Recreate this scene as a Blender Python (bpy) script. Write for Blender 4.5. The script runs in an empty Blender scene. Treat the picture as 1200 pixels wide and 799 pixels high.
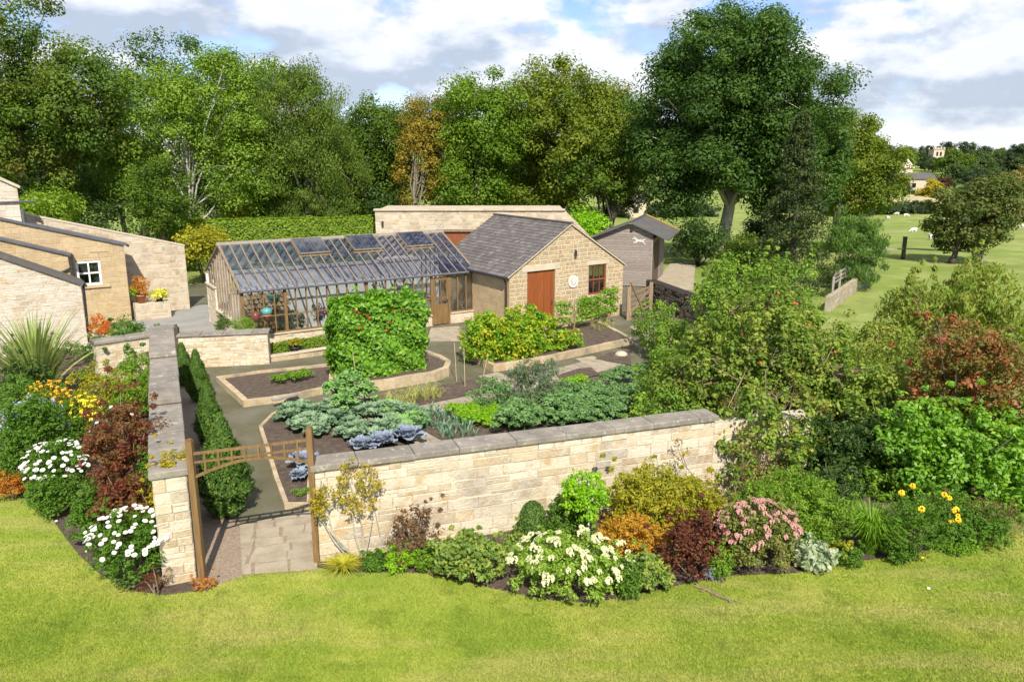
import bpy, math, random
import numpy as np
from mathutils import Vector
# ------------------------------------------------------------------ basics
F = 933.0; TH = math.radians(13.4); CH = 7.5
CT, ST = math.cos(TH), math.sin(TH)
S = bpy.context.scene
C = S.collection
R = np.random.default_rng(7)
rnd = random.Random(11)
sstep = lambda a, b, v: (lambda t: t*t*(3-2*t))(min(1, max(0, (v-a)/(b-a))))

def ground(x, y):
    z = -4.6*sstep(44, 150, y) + 4.2*sstep(250, 430, y) + 8*sstep(430, 800, y)
    return z
def ray(px, py):
    X = (px-600)/F; Y = -(py-399.5)/F
    return (X, CT+Y*ST, -ST+Y*CT)
def P(px, py, z=0.0):                       # photo pixel -> point at height z
    d = ray(px, py); t = (z-CH)/d[2]
    return (d[0]*t, d[1]*t)
def PT(px, py):                             # photo pixel -> point on the terrain
    d = ray(px, py); t = 5.0
    while t < 3000:
        if CH+d[2]*t <= ground(d[0]*t, d[1]*t): break
        t *= 1.004
    return (d[0]*t, d[1]*t, ground(d[0]*t, d[1]*t))
def D(px, py, y):                           # photo pixel -> point at distance y
    d = ray(px, py); t = y/d[1]
    return (d[0]*t, y, CH+d[2]*t)
def PX(y): return y/CT/F                    # rough metres per photo pixel at distance y

# ------------------------------------------------------------------ materials
MAT = {}
def nt(name):
    m = bpy.data.materials.new(name); m.use_nodes = True
    t = m.node_tree; t.nodes.clear()
    out = t.nodes.new('ShaderNodeOutputMaterial')
    MAT[name] = m
    return m, t, out
def node(t, typ, **kw):
    n = t.nodes.new(typ)
    for k, v in kw.items():
        if isinstance(k, str) and hasattr(n, k): setattr(n, k, v)
    return n
def ramp(t, stops):
    r = t.nodes.new('ShaderNodeValToRGB'); e = r.color_ramp.elements
    while len(e) < len(stops): e.new(0.5)
    for i, (p, c) in enumerate(stops):
        e[i].position = p; e[i].color = (c[0], c[1], c[2], 1)
    return r
def mixc(t, a, b, fac, mode='MIX'):
    n = t.nodes.new('ShaderNodeMix'); n.data_type = 'RGBA'; n.blend_type = mode
    for s, v in ((n.inputs[0], fac), (n.inputs[6], a), (n.inputs[7], b)):
        if hasattr(v, 'is_output'): t.links.new(v, s)
        elif isinstance(v, (tuple, list)): s.default_value = (v[0], v[1], v[2], 1)
        else: s.default_value = v
    return n.outputs[2]
def noise(t, scale, detail=4, rough=.55, vec=None, dist=0):
    n = t.nodes.new('ShaderNodeTexNoise'); n.inputs['Scale'].default_value = scale
    n.inputs['Detail'].default_value = detail; n.inputs['Roughness'].default_value = rough
    n.inputs['Distortion'].default_value = dist
    if vec is not None: t.links.new(vec, n.inputs['Vector'])
    return n.outputs['Fac']
def geo(t): return t.nodes.new('ShaderNodeNewGeometry').outputs['Position']
def attr(t, name='rnd'):
    a = t.nodes.new('ShaderNodeAttribute'); a.attribute_name = name
    return a.outputs['Fac']
def principled(t, out, col, rough=.8, spec=.3, bump=None, bstr=.3, bdist=.02):
    p = t.nodes.new('ShaderNodeBsdfPrincipled')
    if hasattr(col, 'is_output'): t.links.new(col, p.inputs['Base Color'])
    else: p.inputs['Base Color'].default_value = (*col, 1)
    p.inputs['Roughness'].default_value = rough
    p.inputs['Specular IOR Level'].default_value = spec
    if bump is not None:
        b = t.nodes.new('ShaderNodeBump'); b.inputs['Strength'].default_value = bstr
        b.inputs['Distance'].default_value = bdist
        t.links.new(bump, b.inputs['Height']); t.links.new(b.outputs[0], p.inputs['Normal'])
    t.links.new(p.outputs[0], out.inputs[0])
    return p
def mapr(t, v, a, b, c=0., d=1.):
    n = t.nodes.new('ShaderNodeMapRange')
    t.links.new(v, n.inputs[0])
    for i, q in enumerate((a, b, c, d)): n.inputs[i+1].default_value = q
    return n.outputs[0]

def stone_mat(name, stops, mortar, stain=(.25,.21,.16), stain_amt=.5, sc=1.0):
    m, t, out = nt(name)
    g = geo(t); a = attr(t)
    base = ramp(t, stops); t.links.new(a, base.inputs[0])
    n1 = noise(t, 2.2*sc, 6, .65, g); n2 = noise(t, 14*sc, 5, .6, g); n3 = noise(t, .7*sc, 3, .5, g)
    c = mixc(t, base.outputs[0], tuple(v*1.15 for v in stops[0][1]), mapr(t, noise(t, 3.1*sc, 7, .7, g, .6), .42, .62, 0, .5))
    c = mixc(t, c, (.75,.66,.5), mapr(t, n2, .52, .75, 0, .3))
    c = mixc(t, c, (.44,.27,.10), mapr(t, n1, .52, .66, 0, .65))
    c = mixc(t, c, (.27,.20,.12), mapr(t, noise(t, 1.4*sc, 8, .72, g, .8), .56, .68, 0, .55))
    c = mixc(t, c, stain, mapr(t, n3, .52, .75, 0, stain_amt))
    c = mixc(t, c, (.55,.5,.42), mapr(t, noise(t, 60, 3, .6, g), .45, .7, 0, .25), 'MULTIPLY')
    k = t.nodes.new('ShaderNodeMath'); k.operation = 'LESS_THAN'; k.inputs[1].default_value = -.5
    t.links.new(a, k.inputs[0])
    c = mixc(t, c, mortar, k.outputs[0])
    principled(t, out, c, .92, .15, noise(t, 17*sc, 8, .72, g), .8, .045)
    return m
CREAM = [(0,(.60,.52,.38)),(.35,(.66,.59,.46)),(.55,(.58,.50,.38)),(.75,(.55,.43,.27)),(.9,(.44,.35,.23)),(1,(.40,.37,.31))]
BUFF = [(0,(.49,.42,.31)),(.35,(.54,.47,.36)),(.6,(.44,.37,.27)),(.85,(.35,.28,.19)),(1,(.42,.38,.32))]
stone_mat('cream_stone', CREAM, (.52,.45,.33), stain_amt=.5)
stone_mat('buff_stone', BUFF, (.52,.45,.33), stain_amt=.3)
stone_mat('workshop_stone', [(0,(.40,.30,.18)),(.4,(.34,.25,.15)),(.7,(.46,.36,.22)),(1,(.29,.21,.13))], (.55,.47,.33), stain_amt=.2)
stone_mat('house_stone', [(0,(.58,.52,.43)),(.5,(.54,.48,.39)),(.8,(.47,.41,.33)),(1,(.5,.38,.26))], (.56,.5,.4), stain=(.36,.33,.28), stain_amt=.4)
stone_mat('yellow_stone', [(0,(.50,.38,.22)),(.5,(.46,.35,.20)),(1,(.40,.30,.17))], (.47,.38,.24), stain_amt=.25)
stone_mat('dark_drystone', [(0,(.17,.15,.12)),(.5,(.22,.19,.15)),(1,(.12,.11,.09))], (.04,.035,.03), stain_amt=.5)
stone_mat('edging_stone', [(0,(.52,.43,.29)),(.5,(.46,.36,.22)),(1,(.36,.29,.2))], (.4,.33,.23), stain=(.14,.13,.09), stain_amt=.6, sc=1.6)
def mottled(name, cols, sc=1.5, rough=.9, bsc=30, bstr=.4, spec=.2, lichen=None, bdist=.02):
    m, t, out = nt(name); g = geo(t); n1 = noise(t, sc, 7, .65, g)
    r = ramp(t, [(i/(len(cols)-1)*.5+.25, c) for i, c in enumerate(cols)]); t.links.new(n1, r.inputs[0])
    a = attr(t)
    c = mixc(t, r.outputs[0], (.72,.72,.72), mapr(t, a, 0, 1, 0, .5), 'MULTIPLY')
    c = mixc(t, c, (.5,.48,.45), mapr(t, noise(t, bsc*2, 3, .6, g), .45, .75, 0, .4), 'MULTIPLY')
    if lichen: c = mixc(t, c, lichen, mapr(t, noise(t, sc*3.3, 6, .7, g), .56, .68, 0, .8))
    principled(t, out, c, rough, spec, noise(t, bsc, 6, .65, g), bstr, bdist)
    return m
mottled('coping', [(.17,.15,.125),(.25,.22,.18),(.36,.32,.26)], 2.2, lichen=(.44,.41,.33))
mottled('smooth_stone', [(.42,.35,.25),(.52,.44,.32),(.58,.5,.38)], 2.5)
mottled('tarmac', [(.075,.07,.035),(.125,.115,.07),(.19,.175,.14)], .55, lichen=(.085,.085,.03), bsc=45)
mottled('patio_paving', [(.20,.19,.175),(.27,.26,.24),(.33,.31,.28)], .8, bsc=40)
mottled('slab', [(.26,.20,.15),(.34,.28,.21),(.42,.36,.28)], 2.0, bsc=40, lichen=(.2,.2,.13))
mottled('concrete', [(.27,.22,.15),(.37,.31,.22),(.46,.39,.29)], 2.2, bsc=30)
mottled('gravel', [(.20,.15,.11),(.33,.25,.18),(.44,.35,.26)], 18, bsc=28, bstr=1, bdist=.04)
mottled('soil', [(.075,.055,.042),(.13,.098,.075),(.20,.155,.12)], 7, bsc=26, bstr=1, spec=.1, bdist=.06)
mottled('bark', [(.10,.085,.06),(.19,.165,.125),(.30,.27,.21)], 5, bsc=18, bstr=.8)
mottled('dark_bark', [(.045,.038,.028),(.09,.078,.058),(.13,.115,.09)], 5, bsc=18, bstr=.8)
mottled('pale_bark', [(.26,.25,.20),(.40,.38,.32),(.5,.48,.42)], 4, bsc=16)
mottled('twig', [(.16,.11,.07),(.25,.18,.12),(.32,.25,.17)], 9, bsc=30)
mottled('plaster', [(.72,.69,.6),(.78,.75,.66),(.82,.8,.72)], 1.3, bsc=20, bstr=.1)
mottled('terracotta', [(.42,.15,.07),(.5,.2,.1),(.55,.27,.16)], 5)
mottled('lead', [(.07,.075,.085),(.1,.105,.12),(.14,.145,.16)], 3, rough=.5, spec=.5)
mottled('felt_roof', [(.075,.072,.07),(.105,.1,.095),(.14,.13,.12)], 1.6, lichen=(.14,.13,.115))
mottled('dry_bank', [(.28,.25,.12),(.36,.31,.17),(.42,.36,.2)], .4)
mottled('moss', [(.30,.17,.03),(.40,.25,.05),(.33,.23,.09)], 6, bstr=.8)
mottled('log_wood', [(.42,.26,.12),(.55,.37,.19),(.62,.45,.26)], 6)
mottled('sheep_wool', [(.55,.52,.45),(.68,.65,.58),(.74,.72,.66)], 9, bstr=.8)
def woodm(name, c1, c2, rough=.75, gs=(14,14,1.5), bs=.25):
    m, t, out = nt(name); g = geo(t)
    mp = t.nodes.new('ShaderNodeMapping'); mp.inputs['Scale'].default_value = gs; t.links.new(g, mp.inputs[0])
    n = noise(t, 1.5, 6, .6, mp.outputs[0]); r = ramp(t, [(.3,c1),(.7,c2)]); t.links.new(n, r.inputs[0])
    c = mixc(t, r.outputs[0], (.7,.68,.66), mapr(t, attr(t), 0, 1, 0, .6), 'MULTIPLY')
    principled(t, out, c, rough, .25, n, bs, .01)
woodm('brown_timber', (.13,.075,.028), (.235,.145,.06))
woodm('greenhouse_timber', (.15,.11,.07), (.28,.215,.145))
woodm('door_wood', (.22,.06,.018), (.31,.095,.03), .45, (18,18,1.2))
woodm('garage_wood', (.17,.055,.02), (.24,.08,.03), .5)
woodm('weathered_boards', (.20,.165,.14), (.34,.29,.25), .9, (3,3,26))
woodm('stable_dark_boards', (.10,.075,.05), (.17,.13,.09), .9, (26,26,1.5))
woodm('gate_wood', (.20,.13,.075), (.33,.24,.15), .85)
woodm('old_rail', (.22,.19,.16), (.36,.32,.27), .9, (4,4,14))
woodm('bamboo', (.4,.3,.16), (.52,.41,.24))
def plain(name, c, rough=.5, spec=.4, metal=0):
    m, t, out = nt(name); g = geo(t)
    cc = mixc(t, c, tuple(v*.72 for v in c), mapr(t, noise(t, 9, 5, .6, g), .4, .7))
    p = principled(t, out, cc, rough, spec); p.inputs['Metallic'].default_value = metal
plain('faded_white', (.55,.55,.52), .8, .1); plain('white_paint', (.78,.78,.76)); plain('black_iron', (.03,.03,.033)); plain('teal_glaze', (.10,.32,.30), .25)
plain('brown_glaze', (.16,.05,.035), .3); plain('red_petal', (.55,.03,.02)); plain('blue_metal', (.25,.33,.42), .25, .6)
plain('white_petal', (.85,.85,.82), .7, .1); plain('daisy_eye', (.62,.50,.12), .8); plain('lilac_petal', (.42,.42,.62), .8)
plain('orange_petal', (.85,.42,.03), .8); plain('yellow_petal', (.85,.66,.03), .8); plain('cream_umbel', (.58,.58,.32), .9, .1)
plain('pink_umbel', (.50,.26,.23), .9, .1); plain('deep_yellow', (.9,.58,.02), .8); plain('purple_petal', (.35,.08,.40), .8)
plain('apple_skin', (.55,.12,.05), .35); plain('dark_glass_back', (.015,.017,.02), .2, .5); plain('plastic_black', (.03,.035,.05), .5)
plain('grey_wood_back', (.03,.025,.02), .9, .05)
def slate():
    m, t, out = nt('slate'); g = geo(t); a = attr(t)
    r = ramp(t, [(0,(.10,.087,.08)),(.5,(.13,.113,.103)),(.8,(.155,.136,.122)),(1,(.185,.165,.145))]); t.links.new(a, r.inputs[0])
    c = mixc(t, r.outputs[0], (.24,.21,.16), mapr(t, noise(t, 3, 6, .7, g), .55, .75, 0, .5))
    c = mixc(t, c, (.06,.055,.05), mapr(t, noise(t, 1.1, 4, .6, g), .5, .8, 0, .6))
    principled(t, out, c, .65, .4, noise(t, 25, 5, .6, g), .3, .01)
slate()
def glass():
    for nm, tint, base in (('glass', (.82,.87,.88), .10), ('roof_glass', (.58,.60,.66), .15), ('window_glass', (.25,.27,.3), .25)):
        m, t, out = nt(nm)
        tr = t.nodes.new('ShaderNodeBsdfTransparent'); tr.inputs[0].default_value = (*tint, 1)
        gl = t.nodes.new('ShaderNodeBsdfGlossy'); gl.inputs['Roughness'].default_value = .03
        gl.inputs[0].default_value = (.95,.97,1,1)
        fr = t.nodes.new('ShaderNodeFresnel'); fr.inputs[0].default_value = 1.5
        f = mapr(t, fr.outputs[0], .04, .6, base, .8)
        # a little dust and algae on the panes
        df = t.nodes.new('ShaderNodeBsdfDiffuse'); df.inputs[0].default_value = (.5,.52,.5,1)
        mx = t.nodes.new('ShaderNodeMixShader'); t.links.new(f, mx.inputs[0]); t.links.new(tr.outputs[0], mx.inputs[1]); t.links.new(gl.outputs[0], mx.inputs[2])
        m2 = t.nodes.new('ShaderNodeMixShader'); g = geo(t)
        t.links.new(mapr(t, noise(t, 2.5, 5, .7, g), .45, .75, .0, .10), m2.inputs[0])
        t.links.new(mx.outputs[0], m2.inputs[1]); t.links.new(df.outputs[0], m2.inputs[2])
        t.links.new(m2.outputs[0], out.inputs[0])
glass()
def grassm(name, c1, c2, c3, sc=.5, patches=(.24,.22,.07), blade=False):
    m, t, out = nt(name); g = geo(t)
    r = ramp(t, [(.3,c1),(.5,c2),(.7,c3)]); t.links.new(noise(t, sc, 7, .65, g), r.inputs[0])
    mp = t.nodes.new('ShaderNodeMapping'); mp.inputs['Scale'].default_value = (.35, 1.6, 1); mp.inputs['Rotation'].default_value = (0,0,-.25); t.links.new(g, mp.inputs[0])
    r.color_ramp.elements[0].position = .36; r.color_ramp.elements[2].position = .62
    dk = tuple(v*.72 for v in c1); 
    c = mixc(t, r.outputs[0], dk, mapr(t, noise(t, sc*3.4, 5, .6, g, .4), .54, .68, 0, .6))
    c = mixc(t, c, patches, mapr(t, noise(t, sc*1.6, 6, .62, mp.outputs[0]), .48, .70, 0, .6))
    c = mixc(t, c, (.7,.72,.6), mapr(t, noise(t, 40, 3, .6, g), .45, .7, 0, .4), 'MULTIPLY')
    if blade:
        c = mixc(t, c, (.8,.84,.7), mapr(t, attr(t), 0, 1, 0, .8), 'MULTIPLY')
        d = t.nodes.new('ShaderNodeBsdfDiffuse'); t.links.new(c, d.inputs[0])
        tr = t.nodes.new('ShaderNodeBsdfTranslucent'); t.links.new(c, tr.inputs[0])
        mx = t.nodes.new('ShaderNodeMixShader'); mx.inputs[0].default_value = .35
        t.links.new(d.outputs[0], mx.inputs[1]); t.links.new(tr.outputs[0], mx.inputs[2]); t.links.new(mx.outputs[0], out.inputs[0])
    else: principled(t, out, c, .95, .05, noise(t, 60, 5, .7, g), .5, .03)
grassm('lawn', (.205,.27,.038), (.27,.32,.05), (.34,.365,.072), patches=(.44,.38,.14))
grassm('lawn_blades', (.25,.35,.046), (.325,.40,.06), (.42,.45,.09), patches=(.56,.47,.19), blade=True)
grassm('field_grass', (.15,.21,.04), (.20,.26,.058), (.28,.31,.10), .22, (.30,.27,.12))
TREES = ('oak_bronze','ash_green','bright_green','mid_tree','light_green','olive_tree','yellow_oak','tan_olive','willow','apple_leaf','apple_fresh','laurel','hawthorn')
COOL = ('blue_green','kale_leaf','cabbage_purple','leek_leaf','cabbage_green','far_green','far_dark','variegated','grey_green')
def leafm(name, cols, tr=.38, sc=1.2, gloss=.22, spot=None):
    k_ = 1.12 if name in TREES else 1.1
    cols = [(c[0]*1.15*k_, c[1]*1.08*k_, c[2]*.75*k_) if name not in COOL else c for c in cols]
    m, t, out = nt(name); g = geo(t); a = attr(t)
    r = ramp(t, [(i/(len(cols)-1), c) for i, c in enumerate(cols)]); t.links.new(a, r.inputs[0])
    c = r.outputs[0]
    if spot: c = mixc(t, c, spot[0], mapr(t, noise(t, sc, 5, .6, g), spot[1], spot[1]+.1, 0, spot[2]))
    p = t.nodes.new('ShaderNodeBsdfPrincipled'); t.links.new(c, p.inputs['Base Color'])
    p.inputs['Roughness'].default_value = .55; p.inputs['Specular IOR Level'].default_value = gloss
    tl = t.nodes.new('ShaderNodeBsdfTranslucent')
    h = t.nodes.new('ShaderNodeHueSaturation'); h.inputs['Value'].default_value = 1.5; h.inputs['Saturation'].default_value = 1.1
    t.links.new(c, h.inputs['Color']); t.links.new(h.outputs[0], tl.inputs[0])
    mx = t.nodes.new('ShaderNodeMixShader'); mx.inputs[0].default_value = tr
    t.links.new(p.outputs[0], mx.inputs[1]); t.links.new(tl.outputs[0], mx.inputs[2]); t.links.new(mx.outputs[0], out.inputs[0])
    return name
# ------------------------------------------------------------------ object helpers
def tag(o, label=None, cat=None, group=None, kind=None):
    if label: o['label'] = label
    if cat: o['category'] = cat
    if group: o['group'] = group
    if kind: o['kind'] = kind
    return o
def empty(name, loc, label, cat, group=None):
    o = bpy.data.objects.new(name, None); C.objects.link(o); o.location = loc
    o.empty_display_size = .2
    tag(o, label, cat, group); ROOT[o.name] = Vector(loc)
    return o
ROOT = {}
def rootloc(o):
    while o.parent: o = o.parent
    return Vector(o.location)
def link(name, me, mat, parent=None, loc=None):
    me.materials.append(MAT[mat]) if mat else None
    o = bpy.data.objects.new(name, me); C.objects.link(o)
    if parent is not None: o.parent = parent
    elif loc is not None: o.location = loc
    return o
class MB:
    def __init__(s): s.v = []; s.f = []; s.r = []
    def poly(s, pts, r=0.):
        i = len(s.v); s.v += [tuple(p) for p in pts]; s.f.append(tuple(range(i, i+len(pts)))); s.r.append(r)
    def hexa(s, b, t, r=0.):                # bottom 4, top 4 (ccw from above)
        i = len(s.v); s.v += [tuple(p) for p in b]+[tuple(p) for p in t]
        for f in ((3,2,1,0),(4,5,6,7),(0,1,5,4),(1,2,6,5),(2,3,7,6),(3,0,4,7)):
            s.f.append(tuple(i+k for k in f)); s.r.append(r)
        return s
    def box(s, c, size, rz=0., r=0., u=None):
        hx, hy, hz = size[0]/2, size[1]/2, size[2]/2
        cs, sn = math.cos(rz), math.sin(rz)
        q = [(c[0]+x*cs-y*sn, c[1]+x*sn+y*cs) for x, y in ((-hx,-hy),(hx,-hy),(hx,hy),(-hx,hy))]
        return s.hexa([(x, y, c[2]-hz) for x, y in q], [(x, y, c[2]+hz) for x, y in q], r)
    def beam(s, a, b, w, h=None, r=0., up=(0,0,1)):  # square bar from a to b
        h = h or w; a = Vector(a); b = Vector(b); d = (b-a).normalized(); up = Vector(up)
        if abs(d.dot(up)) > .98: up = Vector((0,1,0))
        x = d.cross(up).normalized()*(w/2); y = x.cross(d).normalized()*(h/2)
        A = [a-x-y, a+x-y, a+x+y, a-x+y]; B = [b-x-y, b+x-y, b+x+y, b-x+y]
        return s.hexa(A, B, r)
    def tube(s, pts, rad, n=6, r=0.):
        pts = [Vector(p) for p in pts]; i0 = len(s.v)
        for k, p in enumerate(pts):
            d = (pts[min(k+1, len(pts)-1)]-pts[max(k-1, 0)]).normalized()
            a = d.cross(Vector((0.13,0.97,0.2))).normalized()
            if a.length < .1: a = d.cross(Vector((1,0,0))).normalized()
            b = d.cross(a); rr = rad[k] if hasattr(rad, '__len__') else rad
            for j in range(n):
                t = 2*math.pi*j/n; s.v.append(tuple(p+a*rr*math.cos(t)+b*rr*math.sin(t)))
        for k in range(len(pts)-1):
            for j in range(n):
                q = i0+k*n; s.f.append((q+j, q+(j+1) % n, q+n+(j+1) % n, q+n+j)); s.r.append(r)
        s.f.append(tuple(i0+(len(pts)-1)*n+j for j in range(n))); s.r.append(r)
        s.f.append(tuple(i0+n-1-j for j in range(n))); s.r.append(r)
        return s
    def lathe(s, c, prof, n=14, r=0.):      # prof: (radius, z)
        i0 = len(s.v)
        for rr, z in prof:
            for j in range(n):
                t = 2*math.pi*j/n; s.v.append((c[0]+rr*math.cos(t), c[1]+rr*math.sin(t), c[2]+z))
        for k in range(len(prof)-1):
            for j in range(n):
                q = i0+k*n; s.f.append((q+j, q+(j+1) % n, q+n+(j+1) % n, q+n+j)); s.r.append(r)
        s.f.append(tuple(i0+(len(prof)-1)*n+j for j in range(n))); s.r.append(r)
        return s
    def prism(s, xy, z0, z1, r=0.):
        a = sum(xy[i][0]*xy[(i+1) % len(xy)][1]-xy[(i+1) % len(xy)][0]*xy[i][1] for i in range(len(xy)))
        if a < 0: xy = xy[::-1]
        n = len(xy)
        s.poly([(x, y, z1) for x, y in xy], r); s.poly([(x, y, z0) for x, y in xy[::-1]], r)
        for i in range(n):
            (x0, y0), (x1, y1) = xy[i], xy[(i+1) % n]
            s.poly([(x0,y0,z0),(x1,y1,z0),(x1,y1,z1),(x0,y0,z1)], r)
        return s
    def mesh(s, name, org=(0,0,0)):
        me = bpy.data.meshes.new(name); o = Vector(org)
        me.from_pydata([(x-o.x, y-o.y, z-o.z) for x, y, z in s.v], [], s.f)
        me.attributes.new('rnd', 'FLOAT', 'FACE').data.foreach_set('value', s.r)
        return me
    def build(s, name, mat, parent=None, loc=None, smooth=False):
        org = rootloc(parent) if parent is not None else (loc or (0,0,0))
        me = s.mesh(name, org)
        if smooth: me.polygons.foreach_set('use_smooth', [True]*len(me.polygons))
        return link(name, me, mat, parent, loc)
def kids(o): return [c for c in o.children]
def copy_tree(o, parent=None):
    c = o.copy(); C.objects.link(c)
    if parent is not None: c.parent = parent
    for ch in kids(o): copy_tree(ch, c)
    return c
def inst(o, loc, rz=0, sc=1., label=None, group=None, used=set()):
    c = o if o.name not in used else copy_tree(o)
    used.add(o.name)
    c.location = loc; c.rotation_euler[2] = rz
    c.scale = sc if hasattr(sc, '__len__') else (sc,)*3
    if label: c['label'] = label
    if group: c['group'] = group
    return c
# ------------------------------------------------------------------ foliage
def unit(v): return v/np.maximum(np.linalg.norm(v, axis=1, keepdims=True), 1e-6)
def quads(name, V, rn):                     # V: (N,4,3)
    n = len(V); me = bpy.data.meshes.new(name)
    me.vertices.add(n*4); me.vertices.foreach_set('co', V.reshape(-1).astype(np.float32))
    me.loops.add(n*4); me.loops.foreach_set('vertex_index', np.arange(n*4, dtype=np.int32))
    me.polygons.add(n); me.polygons.foreach_set('loop_start', np.arange(0, n*4, 4, dtype=np.int32))
    me.update(calc_edges=True)
    me.attributes.new('rnd', 'FLOAT', 'FACE').data.foreach_set('value', np.clip(rn, 0, 1).astype(np.float32))
    return me
def leafquads(Pt, N, size, asp=.55, droop=None):
    n = len(Pt); a = unit(np.cross(N, R.normal(size=(n,3))))
    if droop is not None:
        a = unit(a+np.array(droop)); N = unit(N-a*(N*a).sum(1, keepdims=True))
    b = np.cross(N, a)
    L = (size*R.uniform(.7, 1.3, n))[:, None] if np.isscalar(size) else size[:, None]
    W = L*asp
    fold = N*L*R.uniform(-.05, .25, (n,1))
    return np.stack([Pt-a*L*.5, Pt+b*W*.5+fold*.6, Pt+a*L*.5-fold*.3, Pt-b*W*.5+fold*.6], 1)
def clump_leaves(cen, rad, per, size, asp=.55, flat=.75, up=.5, droop=None, jit=.45, nd=.55):
    """leaves scattered through small clumps; cen (k,3), rad (k,)"""
    k = len(cen); idx = np.repeat(np.arange(k), per); n = len(idx)
    d = unit(R.normal(size=(n,3))); rr = R.uniform(0, 1, n)**.45
    off = d*rr[:, None]*rad[idx][:, None]; off[:, 2] *= flat
    Pt = cen[idx]+off
    N = unit(d*nd+np.array([0,0,up])+R.normal(size=(n,3))*jit)
    cr = R.uniform(0, 1, k)
    rn = .5*cr[idx]+.5*R.uniform(0, 1, n)
    return leafquads(Pt, N, size, asp, droop), rn
def in_ellipsoids(E, k, inner=.35, low=-1.):
    E = [tuple(e) for e in E]; w = np.array([e[3]*e[4]*e[5] for e in E])**(.67); w /= w.sum()
    out = []
    while len(out) < k:
        e = E[R.choice(len(E), p=w)]
        d = R.normal(size=3); d /= np.linalg.norm(d)
        if d[2] < low: continue
        r = (inner**3+(1-inner**3)*R.uniform())**(1/3)
        r *= .97+.14*math.sin(5*d[0]+e[0]*3)*math.cos(4*d[1]+3*d[2]+e[1])+R.normal()*.05
        out.append((e[0]+d[0]*r*e[3], e[1]+d[1]*r*e[4], e[2]+d[2]*r*e[5]))
    return np.array(out)
def limbs(mb, base, top, cen, r0, nl=14, twig=40, seed=1):
    """trunk from base to top, limbs curving out to some clump centres"""
    q = random.Random(seed); base = Vector(base); top = Vector(top)
    H = (top-base).length; pts = []; n = 7
    for i in range(n+1):
        t = i/n; p = base.lerp(top, t); w = H*.018*math.sin(t*3.1)
        pts.append(p+Vector((q.uniform(-1,1)*w, q.uniform(-1,1)*w, 0)))
    mb.tube(pts, [r0*(1.45 if i == 0 else 1)*(1-.72*i/n) for i in range(n+1)], 8)
    js = []
    for j in range(min(nl, len(cen))):
        c = Vector(cen[q.randrange(len(cen))]); t = q.uniform(.3, .95); s = pts[0].lerp(pts[-1], t)
        s = pts[min(n, int(t*n))]
        m = s.lerp(c, .5)+Vector((0,0,(c-s).length*.12)); r = r0*(1-.7*t)*.5
        P5 = [s, s.lerp(m, .5)+Vector((q.uniform(-1,1),q.uniform(-1,1),0))*(c-s).length*.05, m, m.lerp(c, .5), c]
        mb.tube(P5, [r, r*.8, r*.6, r*.4, r*.15], 5); js += P5[1:4]
    if js:
        J = np.array([tuple(j) for j in js])
        for j in range(min(twig, len(cen))):
            c = cen[q.randrange(len(cen))]; i = int(np.argmin(((J-c)**2).sum(1)))
            a = Vector(J[i]); b = Vector(c); mb.tube([a, a.lerp(b, .5)+Vector((0,0,.05*(b-a).length)), b], [r0*.10, r0*.07, r0*.03], 4)
def tree(name, label, cat, base, E, mat, leaf, nclump, per, rclump, r0, bark='bark', group=None, asp=.6, topf=.62, low=-1., droop=None, up=.5, nl=16, twig=50, lean=0, inner=.35, sprays=0):
    root = empty(name, base, label, cat, group)
    cen = in_ellipsoids(E, nclump, inner, low); rad = rclump*R.uniform(.6, 1.35, nclump)
    if sprays:                                  # upright leafy shoots
        j = R.choice(nclump, sprays); a_, r_ = [], []
        for i in j:
            d = np.array([R.normal()*.25, R.normal()*.25, 1.]); l = R.uniform(.35, 1.0)
            for s_ in (.25,.5,.75,1.): a_.append(cen[i]+d*l*s_); r_.append(rclump*.42*(1.15-s_*.6))
        cen = np.vstack([cen, a_]); rad = np.concatenate([rad, r_])
    Q, rn = clump_leaves(cen, rad, per, leaf, asp, droop=droop, up=up, jit=.32, nd=.85)
    me = quads('crown', Q-np.array(base), rn); link('crown', me, mat, root)
    ex = max(e[2]+e[5] for e in E); cx = sum(e[0] for e in E)/len(E); cy = sum(e[1] for e in E)/len(E)
    mb = MB(); limbs(mb, base, (base[0]+(cx-base[0])*.6+lean, base[1]+(cy-base[1])*.6, base[2]+(ex-base[2])*topf), cen, r0, nl, twig, nclump)
    mb.build('trunk', bark, root, smooth=True)
    return root
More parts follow.
